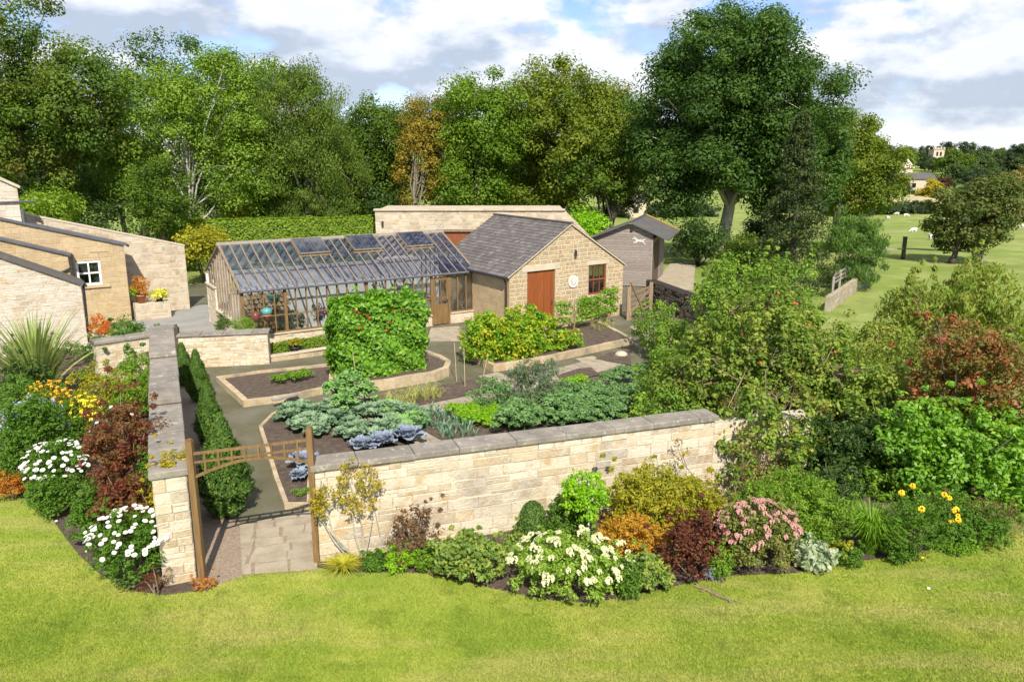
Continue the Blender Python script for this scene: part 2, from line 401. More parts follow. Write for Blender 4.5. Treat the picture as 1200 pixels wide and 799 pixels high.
def shrub(name, label, cat, E, mat, leaf, nclump, per, rclump, stem='twig', asp=.55, group=None, ns=9, low=-.35, inner=.3, up=.5, droop=None, sr=.012, z0=0., flat=.75):
    cx = sum(e[0] for e in E)/len(E); cy = sum(e[1] for e in E)/len(E)
    base = (cx, cy, z0)
    root = empty(name, base, label, cat, group)
    cen = in_ellipsoids(E, nclump, inner, low); cen[:,2] = np.maximum(cen[:,2], z0+.05)
    rad = rclump*R.uniform(.6, 1.3, nclump)
    if z0 == 0 and leaf < .13 and nclump > 20:                    # stray shoots breaking the outline
        k = max(4, nclump//9); j = R.choice(nclump, k); m_ = cen.mean(0); v = cen[j]-m_; v[:,2] = np.abs(v[:,2])+.1
        cen[j] = m_+v*R.uniform(1.1, 1.5, (k,1)); rad[j] *= .45; cen[:,2] = np.maximum(cen[:,2], z0+.05)
    Q, rn = clump_leaves(cen, rad, per, leaf, asp, up=up, droop=droop, flat=flat)
    Q[:,:,2] = np.maximum(Q[:,:,2], z0+.01)
    link('foliage', quads('foliage', Q-np.array(base), rn), mat, root)
    if ns:
        mb = MB(); q = random.Random(len(label))
        for i in range(ns):
            c = Vector(cen[q.randrange(len(cen))]); b = Vector((cx+q.uniform(-.12,.12), cy+q.uniform(-.12,.12), z0))
            mb.tube([b, b.lerp(c, .5)+Vector((0,0,.12*(c-b).length)), c], [sr, sr*.8, sr*.3], 5)
        mb.build('stem', stem, root, smooth=True)
    root['_c'] = 0; del root['_c']
    return root, cen
def box_px(px0, py0, px1, py1, ry=None, z0=0.):
    """ellipsoid dome standing on the ground whose outline fills that box of the photo"""
    cx = (px0+px1)/2; yf = P(cx, py1, z0)[1]; rx = (px1-px0)/2*PX(yf)
    ry = ry or rx*.85
    yc = yf+ry*.75; t = D(cx, py0, yc); x = D(cx, py1, yc)[0]
    h = max(.1, t[2]-z0); rx = (px1-px0)/2*PX(yc)
    return (t[0], yc, z0+h*.42, rx, ry, h*.58)
def V(px0, py0, px1, py1, y, ry=None):
    a = D((px0+px1)/2, (py0+py1)/2, y); k = math.hypot(y, a[2]-CH)/CT/F*.985
    rx = (px1-px0)/2*k
    return (a[0], y, a[2], rx, ry or rx, (py1-py0)/2*k)
def strapcloud(n, base, h, spread, w, seg=3, arch=.5, hj=.3):
    """strap leaves rising from base and arching out"""
    Q = []; rn = []
    for i in range(n):
        a = R.uniform(0, 2*math.pi); hh = h*R.uniform(1-hj, 1+hj*.3); sp = spread*R.uniform(.15, 1)
        bx = base[0]+math.cos(a)*sp*.15; by = base[1]+math.sin(a)*sp*.15
        d = np.array([math.cos(a), math.sin(a), 0]); s = np.array([-d[1], d[0], 0])*w*R.uniform(.7, 1.2)
        s = s*R.uniform(.6, 1)+np.array([0,0,w*R.uniform(-.5,.5)]); prev = None; r = R.uniform()
        for k in range(seg+1):
            t = k/seg; p = np.array([bx, by, base[2]])+d*sp*(t**1.6)+np.array([0,0,hh*(t-arch*t**2.5)])
            ww = s*(1-t**2)*.5+s*.02
            if prev is not None: Q.append([prev[0]-prev[1], prev[0]+prev[1], p+ww, p-ww]); rn.append(r)
            prev = (p, ww)
    return np.array(Q), np.array(rn)
# ------------------------------------------------------------------ stone facing
def clip(poly, a, b, c):                    # keep a*s+b*z<=c
    out = []
    for i in range(len(poly)):
        p, q = poly[i], poly[(i+1) % len(poly)]; fp = a*p[0]+b*p[1]-c; fq = a*q[0]+b*q[1]-c
        if fp <= 0: out.append(p)
        if fp*fq < 0:
            t = fp/(fp-fq); out.append((p[0]+(q[0]-p[0])*t, p[1]+(q[1]-p[1])*t))
    return out
def facing(mb, o, ang, s0, s1, z0, z1, cuts=(), holes=(), hr=(.16,.26), lr=(.25,.6), out=.0, jut=.008, mort=.012, seed=0, flip=False, split=.3):
    """coursed stones on the vertical plane through o at angle ang (degrees); outward normal is to the right of the direction"""
    q = random.Random(seed*77+int(s1*10)); A = math.radians(ang); ux, uy = math.cos(A), math.sin(A); nx, ny = uy, -ux
    if flip: nx, ny = -nx, -ny
    def W(s, z, d): return (o[0]+ux*s+nx*(d+out), o[1]+uy*s+ny*(d+out), z)
    z = z0
    while z < z1-.02:
        h = q.uniform(*hr)
        if z1-z-h < hr[0]*.6: h = z1-z
        s = s0-q.uniform(0, lr[0])*0
        while s < s1-.01:
            l = q.uniform(*lr)
            if s == s0: l *= q.uniform(.4, 1)
            if s1-s-l < lr[0]*.5: l = s1-s
            rects = [(s, s+l, z, z+h)]
            for (a0, a1, b0, b1) in holes:
                nr = []
                for (c0, c1, d0, d1) in rects:
                    if c1 <= a0 or c0 >= a1 or d1 <= b0 or d0 >= b1: nr.append((c0,c1,d0,d1)); continue
                    if c0 < a0: nr.append((c0,a0,d0,d1))
                    if c1 > a1: nr.append((a1,c1,d0,d1))
                    m0, m1 = max(c0,a0), min(c1,a1)
                    if d0 < b0: nr.append((m0,m1,d0,b0))
                    if d1 > b1: nr.append((m0,m1,b1,d1))
                rects = nr
            if q.random() < split:
                sp = []
                for (c0, c1, d0, d1) in rects:
                    if q.random() < .6: mm = d0+(d1-d0)*q.uniform(.35,.65); sp += [(c0,c1,d0,mm),(c0,c1,mm,d1)]
                    else: mm = c0+(c1-c0)*q.uniform(.3,.7); sp += [(c0,mm,d0,d1),(mm,c1,d0,d1)]
                rects = sp
            for (c0, c1, d0, d1) in rects:
                r = q.random(); dj = q.uniform(-jut, jut)
                p = [(c0,d0),(c1,d0),(c1,d1),(c0,d1)]
                for c in cuts: p = clip(p, *c)
                if len(p) < 3: continue
                cs = sum(a[0] for a in p)/len(p); cz = sum(a[1] for a in p)/len(p)
                jt = mort*.5
                inn = []
                for a in p:
                    ds, dz = cs-a[0], cz-a[1]
                    inn.append((a[0]+math.copysign(min(mort*.9+q.uniform(0,jt), abs(ds)*.6), ds), a[1]+math.copysign(min(mort*.9+q.uniform(0,jt), abs(dz)*.6), dz)))
                O = [W(a[0], a[1], -mort) for a in p]; I = [W(a[0], a[1], dj+q.uniform(-.003,.003)) for a in inn]
                if flip: O = O[::-1]; I = I[::-1]
                mb.poly(I, r)
                for i in range(len(p)):
                    j = (i+1) % len(p); mb.poly([O[i], O[j], I[j], I[i]], -1. )
            s += l
        z += h
def pt(o, ang, s, t=0.):
    A = math.radians(ang); return (o[0]+math.cos(A)*s-math.sin(A)*t, o[1]+math.sin(A)*s+math.cos(A)*t)
def obox(mb, o, ang, s0, s1, t0, t1, z0, z1, r=0.):    # box in a wall's own frame (t grows away from the viewer side)
    mb.hexa([(*pt(o,ang,s,t), z0) for s, t in ((s0,t0),(s1,t0),(s1,t1),(s0,t1))], [(*pt(o,ang,s,t), z1) for s, t in ((s0,t0),(s1,t0),(s1,t1),(s0,t1))], r)
    return mb
def garden_wall(name, label, o, ang, L, T, H, mat, cope=True, cw=.05, ct=.1, slab=.9, seed=1, hr=(.12,.24), lr=(.2,.6), jut=.012, z0=0., both=True, cat='wall', group=None, cmat='coping'):
    root = empty(name, (*pt(o, ang, 0), z0), label, cat, group)
    mb = MB()
    facing(mb, o, ang, 0, L, z0, H, hr=hr, lr=lr, seed=seed, jut=jut)
    if both: facing(mb, pt(o,ang,0,T), ang, 0, L, z0, H, hr=hr, lr=lr, seed=seed+5, jut=jut, flip=True)
    facing(mb, pt(o,ang,0,T), ang-90, 0, T, z0, H, hr=hr, lr=(.25,.5), seed=seed+6, jut=jut)
    facing(mb, pt(o,ang,L,0), ang+90, 0, T, z0, H, hr=hr, lr=(.25,.5), seed=seed+7, jut=jut)
    obox(mb, o, ang, .02, L-.02, .02, T-.02, z0, H-.004, -1.)
    mb.build('masonry', mat, root)
    if cope:
        c = MB(); s = -cw; q = random.Random(seed)
        while s < L+cw-.01:
            l = slab*q.uniform(.75, 1.25)
            if L+cw-s-l < slab*.4: l = L+cw-s
            e = .012; zz = H+ct+q.uniform(-.006,.006); o2 = q.uniform(-.008,.008)
            B = [(*pt(o,ang,a,b+o2), H) for a, b in ((s+.004,-cw),(s+l-.004,-cw),(s+l-.004,T+cw),(s+.004,T+cw))]
            M = [(x, y, zz-e*1.5) for x, y, _ in B]
            Tt = [(*pt(o,ang,a,b+o2), zz) for a, b in ((s+.004+e,-cw+e),(s+l-.004-e,-cw+e),(s+l-.004-e,T+cw-e),(s+.004+e,T+cw-e))]
            r = q.random(); c.hexa(B, M, r); c.hexa(M, Tt, r); s += l
        c.build('coping', cmat, root)
    return root
# ------------------------------------------------------------------ camera, sky, sun
cam = bpy.data.cameras.new('camera'); co = bpy.data.objects.new('camera', cam); C.objects.link(co)
cam.sensor_width = 36; cam.lens = 36*F/1200; cam.clip_end = 6000; cam.clip_start = .3
co.location = (0,0,CH); co.rotation_euler = (math.radians(90)-TH, 0, 0); S.camera = co
SUN_AZ = math.radians(170); SUN_EL = math.radians(44)       # clockwise from +Y
sd = Vector((math.sin(SUN_AZ)*math.cos(SUN_EL), math.cos(SUN_AZ)*math.cos(SUN_EL), math.sin(SUN_EL)))
sl = bpy.data.lights.new('sun', 'SUN'); sl.energy = 4.5; sl.angle = math.radians(.53); sl.color = (1, .94, .84)
so = bpy.data.objects.new('sun', sl); C.objects.link(so); so.location = sd*60
so.rotation_euler = (-sd).to_track_quat('-Z', 'Y').to_euler()
w = bpy.data.worlds.new('World'); S.world = w; w.use_nodes = True; t = w.node_tree; t.nodes.clear()
wo = t.nodes.new('ShaderNodeOutputWorld')
sk = t.nodes.new('ShaderNodeTexSky'); sk.sky_type = 'NISHITA'; sk.sun_disc = False
sk.sun_elevation = SUN_EL; sk.sun_rotation = SUN_AZ; sk.air_density = 1.0; sk.dust_density = .3; sk.ozone_density = 1.6
b1 = t.nodes.new('ShaderNodeBackground'); b1.inputs[1].default_value = .1
t.links.new(mixc(t, sk.outputs[0], (.78,.84,1.1), 1.0, 'MULTIPLY'), b1.inputs[0])
tc = t.nodes.new('ShaderNodeTexCoord')
def cn(offz, sc, det=10, rough=.54, zs=2.2, off=(0,0,0)):
    m = t.nodes.new('ShaderNodeMapping'); m.inputs['Scale'].default_value = (1,1,zs)
    m.inputs['Location'].default_value = (off[0], off[1], off[2]+offz*zs); t.links.new(tc.outputs['Generated'], m.inputs[0])
    n = t.nodes.new('ShaderNodeTexNoise'); n.inputs['Scale'].default_value = sc; n.inputs['Detail'].default_value = det
    n.inputs['Roughness'].default_value = rough; n.inputs['Distortion'].default_value = .05
    t.links.new(m.outputs[0], n.inputs['Vector']); return n.outputs[0]
CO = (3.35, .2, 1.1)
d0 = cn(0, 5.2, off=CO); d1 = cn(.03, 5.2, off=CO); big = cn(0, 2.1, 3, .5, 3.2, (7.7,1.2,.4))
def mth(op, a, b):
    n = t.nodes.new('ShaderNodeMath'); n.operation = op
    for i, v in enumerate((a, b)):
        if hasattr(v, 'is_output'): t.links.new(v, n.inputs[i])
        else: n.inputs[i].default_value = v
    return n.outputs[0]
dens = mth('ADD', d0, mth('MULTIPLY', mth('SUBTRACT', big, .5), .35))
cov = mapr(t, dens, .45, .53)
lit = mapr(t, mth('SUBTRACT', d0, d1), -.075, .065)
thick = mapr(t, dens, .50, .68)
ccr = ramp(t, [(0,(.46,.53,.64)),(.35,(.60,.66,.76)),(.6,(.76,.80,.86)),(1,(.95,.95,.95))]); t.links.new(lit, ccr.inputs[0])
ccol = mixc(t, ccr.outputs[0], (.55,.61,.71), mth('MULTIPLY', thick, .32))
b2 = t.nodes.new('ShaderNodeBackground'); b2.inputs[1].default_value = .74; t.links.new(ccol, b2.inputs[0])
mx = t.nodes.new('ShaderNodeMixShader'); t.links.new(mth('MULTIPLY', cov, .95), mx.inputs[0]); t.links.new(b1.outputs[0], mx.inputs[1]); t.links.new(b2.outputs[0], mx.inputs[2])
t.links.new(mx.outputs[0], wo.inputs[0])
S.view_settings.view_transform = 'Standard'; S.view_settings.look = 'None'; S.view_settings.gamma = 1; S.view_settings.exposure = .7
S.cycles.use_denoising = True; S.cycles.use_adaptive_sampling = True; S.cycles.adaptive_threshold = .02
S.cycles.max_bounces = 6; S.cycles.diffuse_bounces = 3; S.cycles.transmission_bounces = 4; S.cycles.transparent_max_bounces = 12

# ------------------------------------------------------------------ ground sheets
def terrain():
    xs = np.concatenate([np.linspace(-1500,-160,10), np.linspace(-140,240,60), np.linspace(260,1600,10)])
    ys = np.concatenate([np.linspace(-60,40,6), np.linspace(44,500,90), np.linspace(520,3500,20)])
    v = [(x, y, ground(x, y)) for y in ys for x in xs]; nx = len(xs)
    f = [(j*nx+i, j*nx+i+1, (j+1)*nx+i+1, (j+1)*nx+i) for j in range(len(ys)-1) for i in range(nx-1)]
    me = bpy.data.meshes.new('field'); me.from_pydata(v, [], f)
    tag(link('field', me, 'field_grass'), kind='structure')
terrain()
def sheet(name, pts, z, mat, px=True, kind='structure'):
    xy = [P(x, y, z) if px else (x, y) for x, y in pts]
    a = sum(xy[i][0]*xy[(i+1) % len(xy)][1]-xy[(i+1) % len(xy)][0]*xy[i][1] for i in range(len(xy)))
    if a < 0: xy = xy[::-1]
    m = MB(); m.poly([(x, y, z) for x, y in xy]); o = m.build(name, mat); tag(o, kind=kind); return o
EDGE = [(-67, 556), (-17, 578), (13, 579), (38, 588), (61, 608), (77, 631), (93, 651), (118, 674), (153, 692), (193, 698), (240, 692), (270, 679), (300, 669), (345, 660), (400, 671), (450, 671), (500, 672), (540, 681), (590, 693), (640, 703), (690, 707), (740, 699), (800, 685), (860, 675), (930, 672), (1000, 659), (1060, 651), (1120, 637), (1180, 625), (1260, 616)]
edge_w = [P(x, y) for x, y in EDGE]
sheet('lawn', edge_w+[(60,20),(60,1),(-60,1),(-60,20)], .012, 'lawn', px=False)
sheet('border_soil', [(-60,40)]+[(-30,22)]+edge_w[:-2]+[(13,20),(14,26),(-2,14.6),(-4,14),(-6,13.6),(-11,24),(-16,31),(-40,32)], .004, 'soil', px=False)
# inner yard
sheet('yard_tarmac', [(-5.9,12.9),(-3.3,13.7),(13,19.4),(14,26),(8,38),(9,52),(4,54),(-10,50),(-22,44),(-16.4,31),(-11,26.5)], .008, 'tarmac', px=False)
sheet('patio_paving', [(-17.2,35.0),(-15.6,39.2),(-13,40),(-10.3,30.3),(-8.6,28.2),(-12.4,27.6),(-17,30.3)], .012, 'patio_paving', px=False)
def crazy(name, poly, z, mat, cell=(.45,.75), ang=0, gap=.012, th=.03, jg=.006):
    """flagstones filling a polygon, laid in rows"""
    A = math.radians(ang); us = (math.cos(A), math.sin(A)); q = random.Random(len(poly)*31+int(poly[0][0]*10))
    loc = [(x*us[0]+y*us[1], -x*us[1]+y*us[0]) for x, y in poly]
    a = sum(loc[i][0]*loc[(i+1) % len(loc)][1]-loc[(i+1) % len(loc)][0]*loc[i][1] for i in range(len(loc)))
    if a < 0: loc = loc[::-1]
    pl = [((loc[(i+1) % len(loc)][1]-p[1]), -(loc[(i+1) % len(loc)][0]-p[0])) for i, p in enumerate(loc)]
    pl = [(n[0], n[1], n[0]*p[0]+n[1]*p[1]) for n, p in zip(pl, loc)]
    x0, x1 = min(p[0] for p in loc), max(p[0] for p in loc); y = min(p[1] for p in loc); y1 = max(p[1] for p in loc)
    m = MB()
    while y < y1:
        h = q.uniform(*cell); x = x0-q.uniform(0,.3)
        while x < x1:
            l = q.uniform(*cell)*1.2
            p = [(x+gap,y+gap),(x+l-gap,y+gap),(x+l-gap,y+h-gap),(x+gap,y+h-gap)]
            p = [(a_+q.uniform(-1,1)*jg, b_+q.uniform(-1,1)*jg) for a_, b_ in p]
            for c in pl: p = clip(p, *c)
            if len(p) > 2:
                pw = [(s*us[0]-v*us[1], s*us[1]+v*us[0]) for s, v in p]
                zz = z+q.uniform(-.004,.004); r = q.random()
                m.poly([(a, b, zz) for a, b in pw], r)
                for i in range(len(pw)):
                    j = (i+1) % len(pw); m.poly([(*pw[i], z-th), (*pw[j], z-th), (*pw[j], zz), (*pw[i], zz)], r)
            x += l
        y += h
    o = m.build(name, mat); tag(o, kind='structure'); return o
sheet('path_bedding', [(281,616),(368,600),(372,668),(284,674)], .020, 'gravel')
crazy('flagstone_path', [P(281,616),P(368,600),P(372,668),P(284,674)], .035, 'concrete', (.3,.6), 15, gap=.022, jg=.035)
sheet('gravel_strip', [(230,690),(286,676),(281,612),(262,606),(250,560),(234,480),(214,430),(205,430),(205,500)], .016, 'gravel')
crazy('slab_path', [P(408,463),P(425,463),P(532,522),P(505,532)], .03, 'slab', (.35,.6), 120)
crazy('slab_path', [P(480,492),P(450,484),P(700,420),P(736,418),P(734,428)], .03, 'slab', (.35,.6), 25)
crazy('slab_path', [P(674,421),P(695,418),P(723,430),P(700,434)], .036, 'concrete', (.35,.6), 125)
crazy('slab_path', [P(560,442),P(584,437),P(604,446),P(588,454)], .036, 'concrete', (.35,.6), 125)
crazy('slab_path', [P(700,478),P(740,474),P(760,500),P(712,505)], .036, 'slab', (.35,.6), 25)
crazy('slab_path', [P(737,384),P(752,378),P(775,395),P(762,400)], .03, 'slab', (.35,.6), 35)
crazy('doorstep_paving', [P(500,400),P(505,385),P(538,383),P(542,400)], .03, 'concrete', (.5,.8), 32)
crazy('doorstep_paving', [P(600,399),P(648,386),P(668,392),P(625,406)], .03, 'concrete', (.5,.8), 35)
sheet('stable_ramp', [(760,340),(812,340),(815,308),(785,309)], .02, 'concrete')
# soil plots between the slab paths
def plot(name, pts, z=.05, bumps=True):
    sheet(name, pts, z, 'soil')
plot('soil_plot', [(427,467),(452,483),(586,455),(560,443)]); plot('soil_plot', [(697,420),(740,428),(738,410),(716,412)]); plot('soil_plot', [(676,432),(692,430),(704,439),(660,446),(652,440)])
plot('soil_plot', [(476,493),(528,521),(640,506),(735,492),(740,455),(620,458)])
plot('soil_plot', [(640,452),(740,438),(900,430),(960,500),(800,500),(735,492)], .046)
# ------------------------------------------------------------------ lawn grass blades
def in_poly(xy, poly):
    x, y = xy[:,0], xy[:,1]; c = np.zeros(len(x), bool); n = len(poly); j = n-1
    for i in range(n):
        xi, yi = poly[i]; xj, yj = poly[j]
        with np.errstate(divide='ignore', invalid='ignore'):
            c ^= ((yi > y) != (yj > y)) & (x < (xj-xi)*(y-yi)/(yj-yi+1e-12)+xi)
        j = i
    return c
def grass(n):
    d = R.uniform(8.5, 17.5, n*2)**1.0; d = 8.5+(d-8.5)*R.uniform(.3,1,n*2); x = R.uniform(-.70,.72, n*2)*(d+2); xy = np.stack([x, d], 1)
    xy = xy[in_poly(xy, edge_w+[(60,20),(60,1),(-60,1),(-60,20)])][:n]; n = len(xy)
    base = np.column_stack([xy, np.full(n, .012)]); a = R.uniform(0, 2*math.pi, n); h = R.uniform(.015,.04,n)
    w = R.uniform(.004,.009,n); s = np.stack([np.cos(a)*w, np.sin(a)*w, np.zeros(n)], 1)
    lean = R.normal(size=(n,3))*.012; lean[:,2] = h
    Q = np.stack([base-s, base+s, base+lean+s*.25, base+lean-s*.25], 1)
    tag(link('grass', quads('grass', Q, R.uniform(0,1,n)), 'lawn_blades'), 'short mown grass of the lawn in front of the borders', 'grass', kind='stuff')
grass(330000)
# ------------------------------------------------------------------ garden walls
def joined_wall(root, o, ang, L, T, H, **k):
    r2 = garden_wall('tmp', 'tmp', o, ang, L, T, H, **k); 
    dl = Vector(r2.location)-Vector(root.location)
    for c in kids(r2):
        c.parent = root; c.data.transform(__import__('mathutils').Matrix.Translation(dl))
    bpy.data.objects.remove(r2)
fw = garden_wall('garden_wall', 'long pale stone garden wall with flat grey coping behind the flower border', (-3.62,13.56), 19.4, 8.5, .42, 1.84, 'cream_stone', ct=.11, cw=.06, slab=1.0, seed=3, hr=(.13,.27), lr=(.22,.7))
joined_wall(fw, pt((-3.62,13.56),19.4,8.52,.05), 17, 2.5, .38, 1.72, mat='cream_stone', cope=False, seed=9, hr=(.13,.27), lr=(.22,.7))
lw = garden_wall('garden_wall', 'stepped stone garden wall with broad weathered coping left of the arch', (-5.66,12.92), 113.6, 3.95, .55, 2.05, 'cream_stone', ct=.12, cw=.05, slab=1.3, seed=4)
joined_wall(lw, pt((-5.66,12.92),113.6,3.97), 113.6, 3.7, .55, 2.2, mat='cream_stone', ct=.12, cw=.05, slab=1.8, seed=5)
joined_wall(lw, pt((-5.66,12.92),113.6,7.69), 113.6, 3.5, .55, 2.36, mat='cream_stone', ct=.12, cw=.05, slab=1.8, seed=6)
def wall_between(name, label, a, b, T, H, mat, **k):
    ang = math.degrees(math.atan2(b[1]-a[1], b[0]-a[0])); return garden_wall(name, label, a, ang, math.dist(a,b), T, H, mat, **k)
wall_between('low_wall', 'low coped stone wall joining the house to the stepped garden wall', P(112,404,1.5), P(184,390,1.6), .45, 1.5, 'cream_stone', seed=12)
wall_between('retaining_wall', 'low honey stone wall beside the conifers with small shrubs on top', P(212,432), P(316,427), .6, 1.15, 'cream_stone', seed=13, ct=.06, hr=(.07,.16), lr=(.15,.45))
wall_between('low_wall', 'low stone kerb wall retaining the clipped strip under the greenhouse', P(316,424), P(400,411), .18, .16, 'edging_stone', seed=14, ct=.05, slab=.7, cmat='smooth_stone')
wall_between('dry_stone_wall', 'dark dry stone wall running back from the field gate', P(852,392), P(767,356), .5, 1.25, 'dark_drystone', cope=False, seed=15, hr=(.08,.16), lr=(.15,.4), jut=.03)
wall_between('low_wall', 'pale concrete block wall with rails on top at the edge of the field', P(972,366), P(1020,330), .25, .75, 'concrete', cope=False, seed=16, hr=(.3,.4), lr=(.6,1.))
# ------------------------------------------------------------------ raised beds
def edged_bed(label, pxs, h=.25, w=.16, mat='edging_stone', group=None, soil=.07):
    xy = [P(x, y, h) for x, y in pxs]
    a = sum(xy[i][0]*xy[(i+1) % len(xy)][1]-xy[(i+1) % len(xy)][0]*xy[i][1] for i in range(len(xy)))
    if a < 0: xy = xy[::-1]
    n = len(xy); inn = []
    for i in range(n):
        p0, p1, p2 = Vector(xy[i-1]), Vector(xy[i]), Vector(xy[(i+1) % n])
        e0 = (p1-p0).normalized(); e1 = (p2-p1).normalized(); n0 = Vector((-e0.y, e0.x)); n1 = Vector((-e1.y, e1.x))
        m = (n0+n1).normalized(); inn.append(tuple(p1+m*min(w/max(.35, m.dot(n0)), w*2)))
    root = empty('raised_bed', (*xy[0], 0), label, 'raised bed', group)
    e = MB(); q = random.Random(int(xy[0][0]*100))
    for i in range(n):
        j = (i+1) % n; L = math.dist(xy[i], xy[j]); k = max(1, round(L/.5)); cuts = [0]+[ (c+q.uniform(-.2,.2))/k for c in range(1, k)]+[1]
        for c in range(k):
            lp = lambda A, B, t: (A[0]+(B[0]-A[0])*t, A[1]+(B[1]-A[1])*t)
            a0, a1 = cuts[c]+.004/L, cuts[c+1]-.004/L
            hz = h+q.uniform(-.01,.008)
            O = [lp(xy[i],xy[j],a0), lp(xy[i],xy[j],a1), lp(inn[i],inn[j],a1), lp(inn[i],inn[j],a0)]
            e.hexa([(x,y,0) for x,y in O], [(x,y,hz) for x,y in O], q.random())
    e.build('edging', mat, root)
    s = MB(); s.poly([(x, y, h-soil) for x, y in inn]); s.build('soil', 'soil', root)
    return root
edged_bed('raised soil bed with a loose plank and a few green seedlings', [(253,441),(285,470),(340,463),(392,452),(392,425),(300,434)], .2, .18)
edged_bed('curved raised bed of tall climbing beans', [(392,452),(450,446),(510,436),(526,430),(529,423),(518,416),(500,410),(392,425)], .33, .2)
edged_bed('narrow raised bed of blue cabbages beside the arch', [(303,499),(318,484),(330,478),(425,484),(512,528),(440,530),(366,538),(365,590),(333,590),(322,560)], .14, .1, 'edging_stone', soil=.04)
edged_bed('raised bed of yellow leaved raspberries in front of the workshop', [(538,407),(578,428),(640,418),(742,396),(700,374),(652,381),(560,395)], .26, .17)
edged_bed('narrow planted strip of low green hedge beneath the greenhouse wall', [(318,420),(395,410),(393,402),(318,409)], .14, .1)
tag(MB().beam((*P(320,468,.3),.27), (*P(348,459,.3),.23), .18, .05).build('plank', 'old_rail', loc=(*P(332,464,.25), 0)), 'loose weathered plank lying on the edge of the bare soil bed', 'plank')
# ------------------------------------------------------------------ arch at the path entrance
def arch():
    A0 = P(238,682); B0 = P(372,659); root = empty('garden_arch', (A0[0], A0[1], 0), 'brown timber arch with lattice top rail spanning the entrance path', 'arch')
    for p, h in ((A0, 2.68), (B0, 2.66)):
        m = MB(); m.beam((*p, 0), (*p, h), .11); m.beam((*p, h-.001), (*p, h+.03), .08); m.build('post', 'brown_timber', root)
    a, b = Vector((*A0, 2.44)), Vector((*B0, 2.44))
    MB().beam(a, b, .04, .045).build('top_rail', 'brown_timber', root)
    m = MB(); pr = None
    for i in range(13):
        t = i/12; z = 2.0+.22*math.sin(math.pi*t); p = a.lerp(b, t); p.z = z
        if pr: m.beam(pr, p, .04, .045)
        pr = p
    m.build('bowed_rail', 'brown_timber', root)
    p2 = [a.lerp(b, t) for t in (0,1)]
    m = MB(); m.beam(p2[0]-Vector((0,0,.16)), p2[1]-Vector((0,0,.16)), .03, .035); m.build('middle_rail', 'brown_timber', root)
    for i in range(1, 9):
        t = i/9; p = a.lerp(b, t); MB().beam((p.x, p.y, 2.0+.22*math.sin(math.pi*t)), (p.x, p.y, 2.44), .035, .04).build('baluster', 'brown_timber', root)
arch()
# ------------------------------------------------------------------ roofs
def tiles(mb, A, B, Cc, Dd, row=.24, tw=.28, thick=.012, seed=0):
    """A-B eave, D-C ridge; overlapping tiles"""
    A, B, Cc, Dd = map(Vector, (A, B, Cc, Dd)); q = random.Random(seed); up = ((Dd-A)+(Cc-B))/2
    nrow = max(1, round(up.length/row)); n = (B-A).cross(up).normalized()
    if n.z < 0: n = -n
    for i in range(nrow):
        t0, t1 = i/nrow, min(1, (i+1.12)/nrow); a0 = A.lerp(Dd, t0); b0 = B.lerp(Cc, t0); a1 = A.lerp(Dd, t1); b1 = B.lerp(Cc, t1)
        k = max(1, round((b0-a0).length/tw)); o = q.uniform(0, .5)
        xs = [0]+[(j+o+q.uniform(-.06,.06))/k for j in range(k) if 0 < (j+o)/k < 1]+[1]
        for x0, x1 in zip(xs[:-1], xs[1:]):
            g = .004/max(.1, (b0-a0).length); lift = thick*q.uniform(1.4, 2.2)
            p = [a0.lerp(b0, x0+g)+n*lift, a0.lerp(b0, x1-g)+n*lift, a1.lerp(b1, x1-g)+n*.004, a1.lerp(b1, x0+g)+n*.004]
            r = q.random(); mb.poly(p, r); mb.poly([p[0]-n*thick, p[1]-n*thick, p[1], p[0]], r*.5)
    return n
def slab(mb, A, B, Cc, Dd, th):
    A, B, Cc, Dd = map(Vector, (A, B, Cc, Dd)); n = (B-A).cross(Dd-A).normalized()
    if n.z < 0: n = -n
    pts = [A, B, Cc, Dd]
    mb.hexa([p-n*th for p in pts], pts)
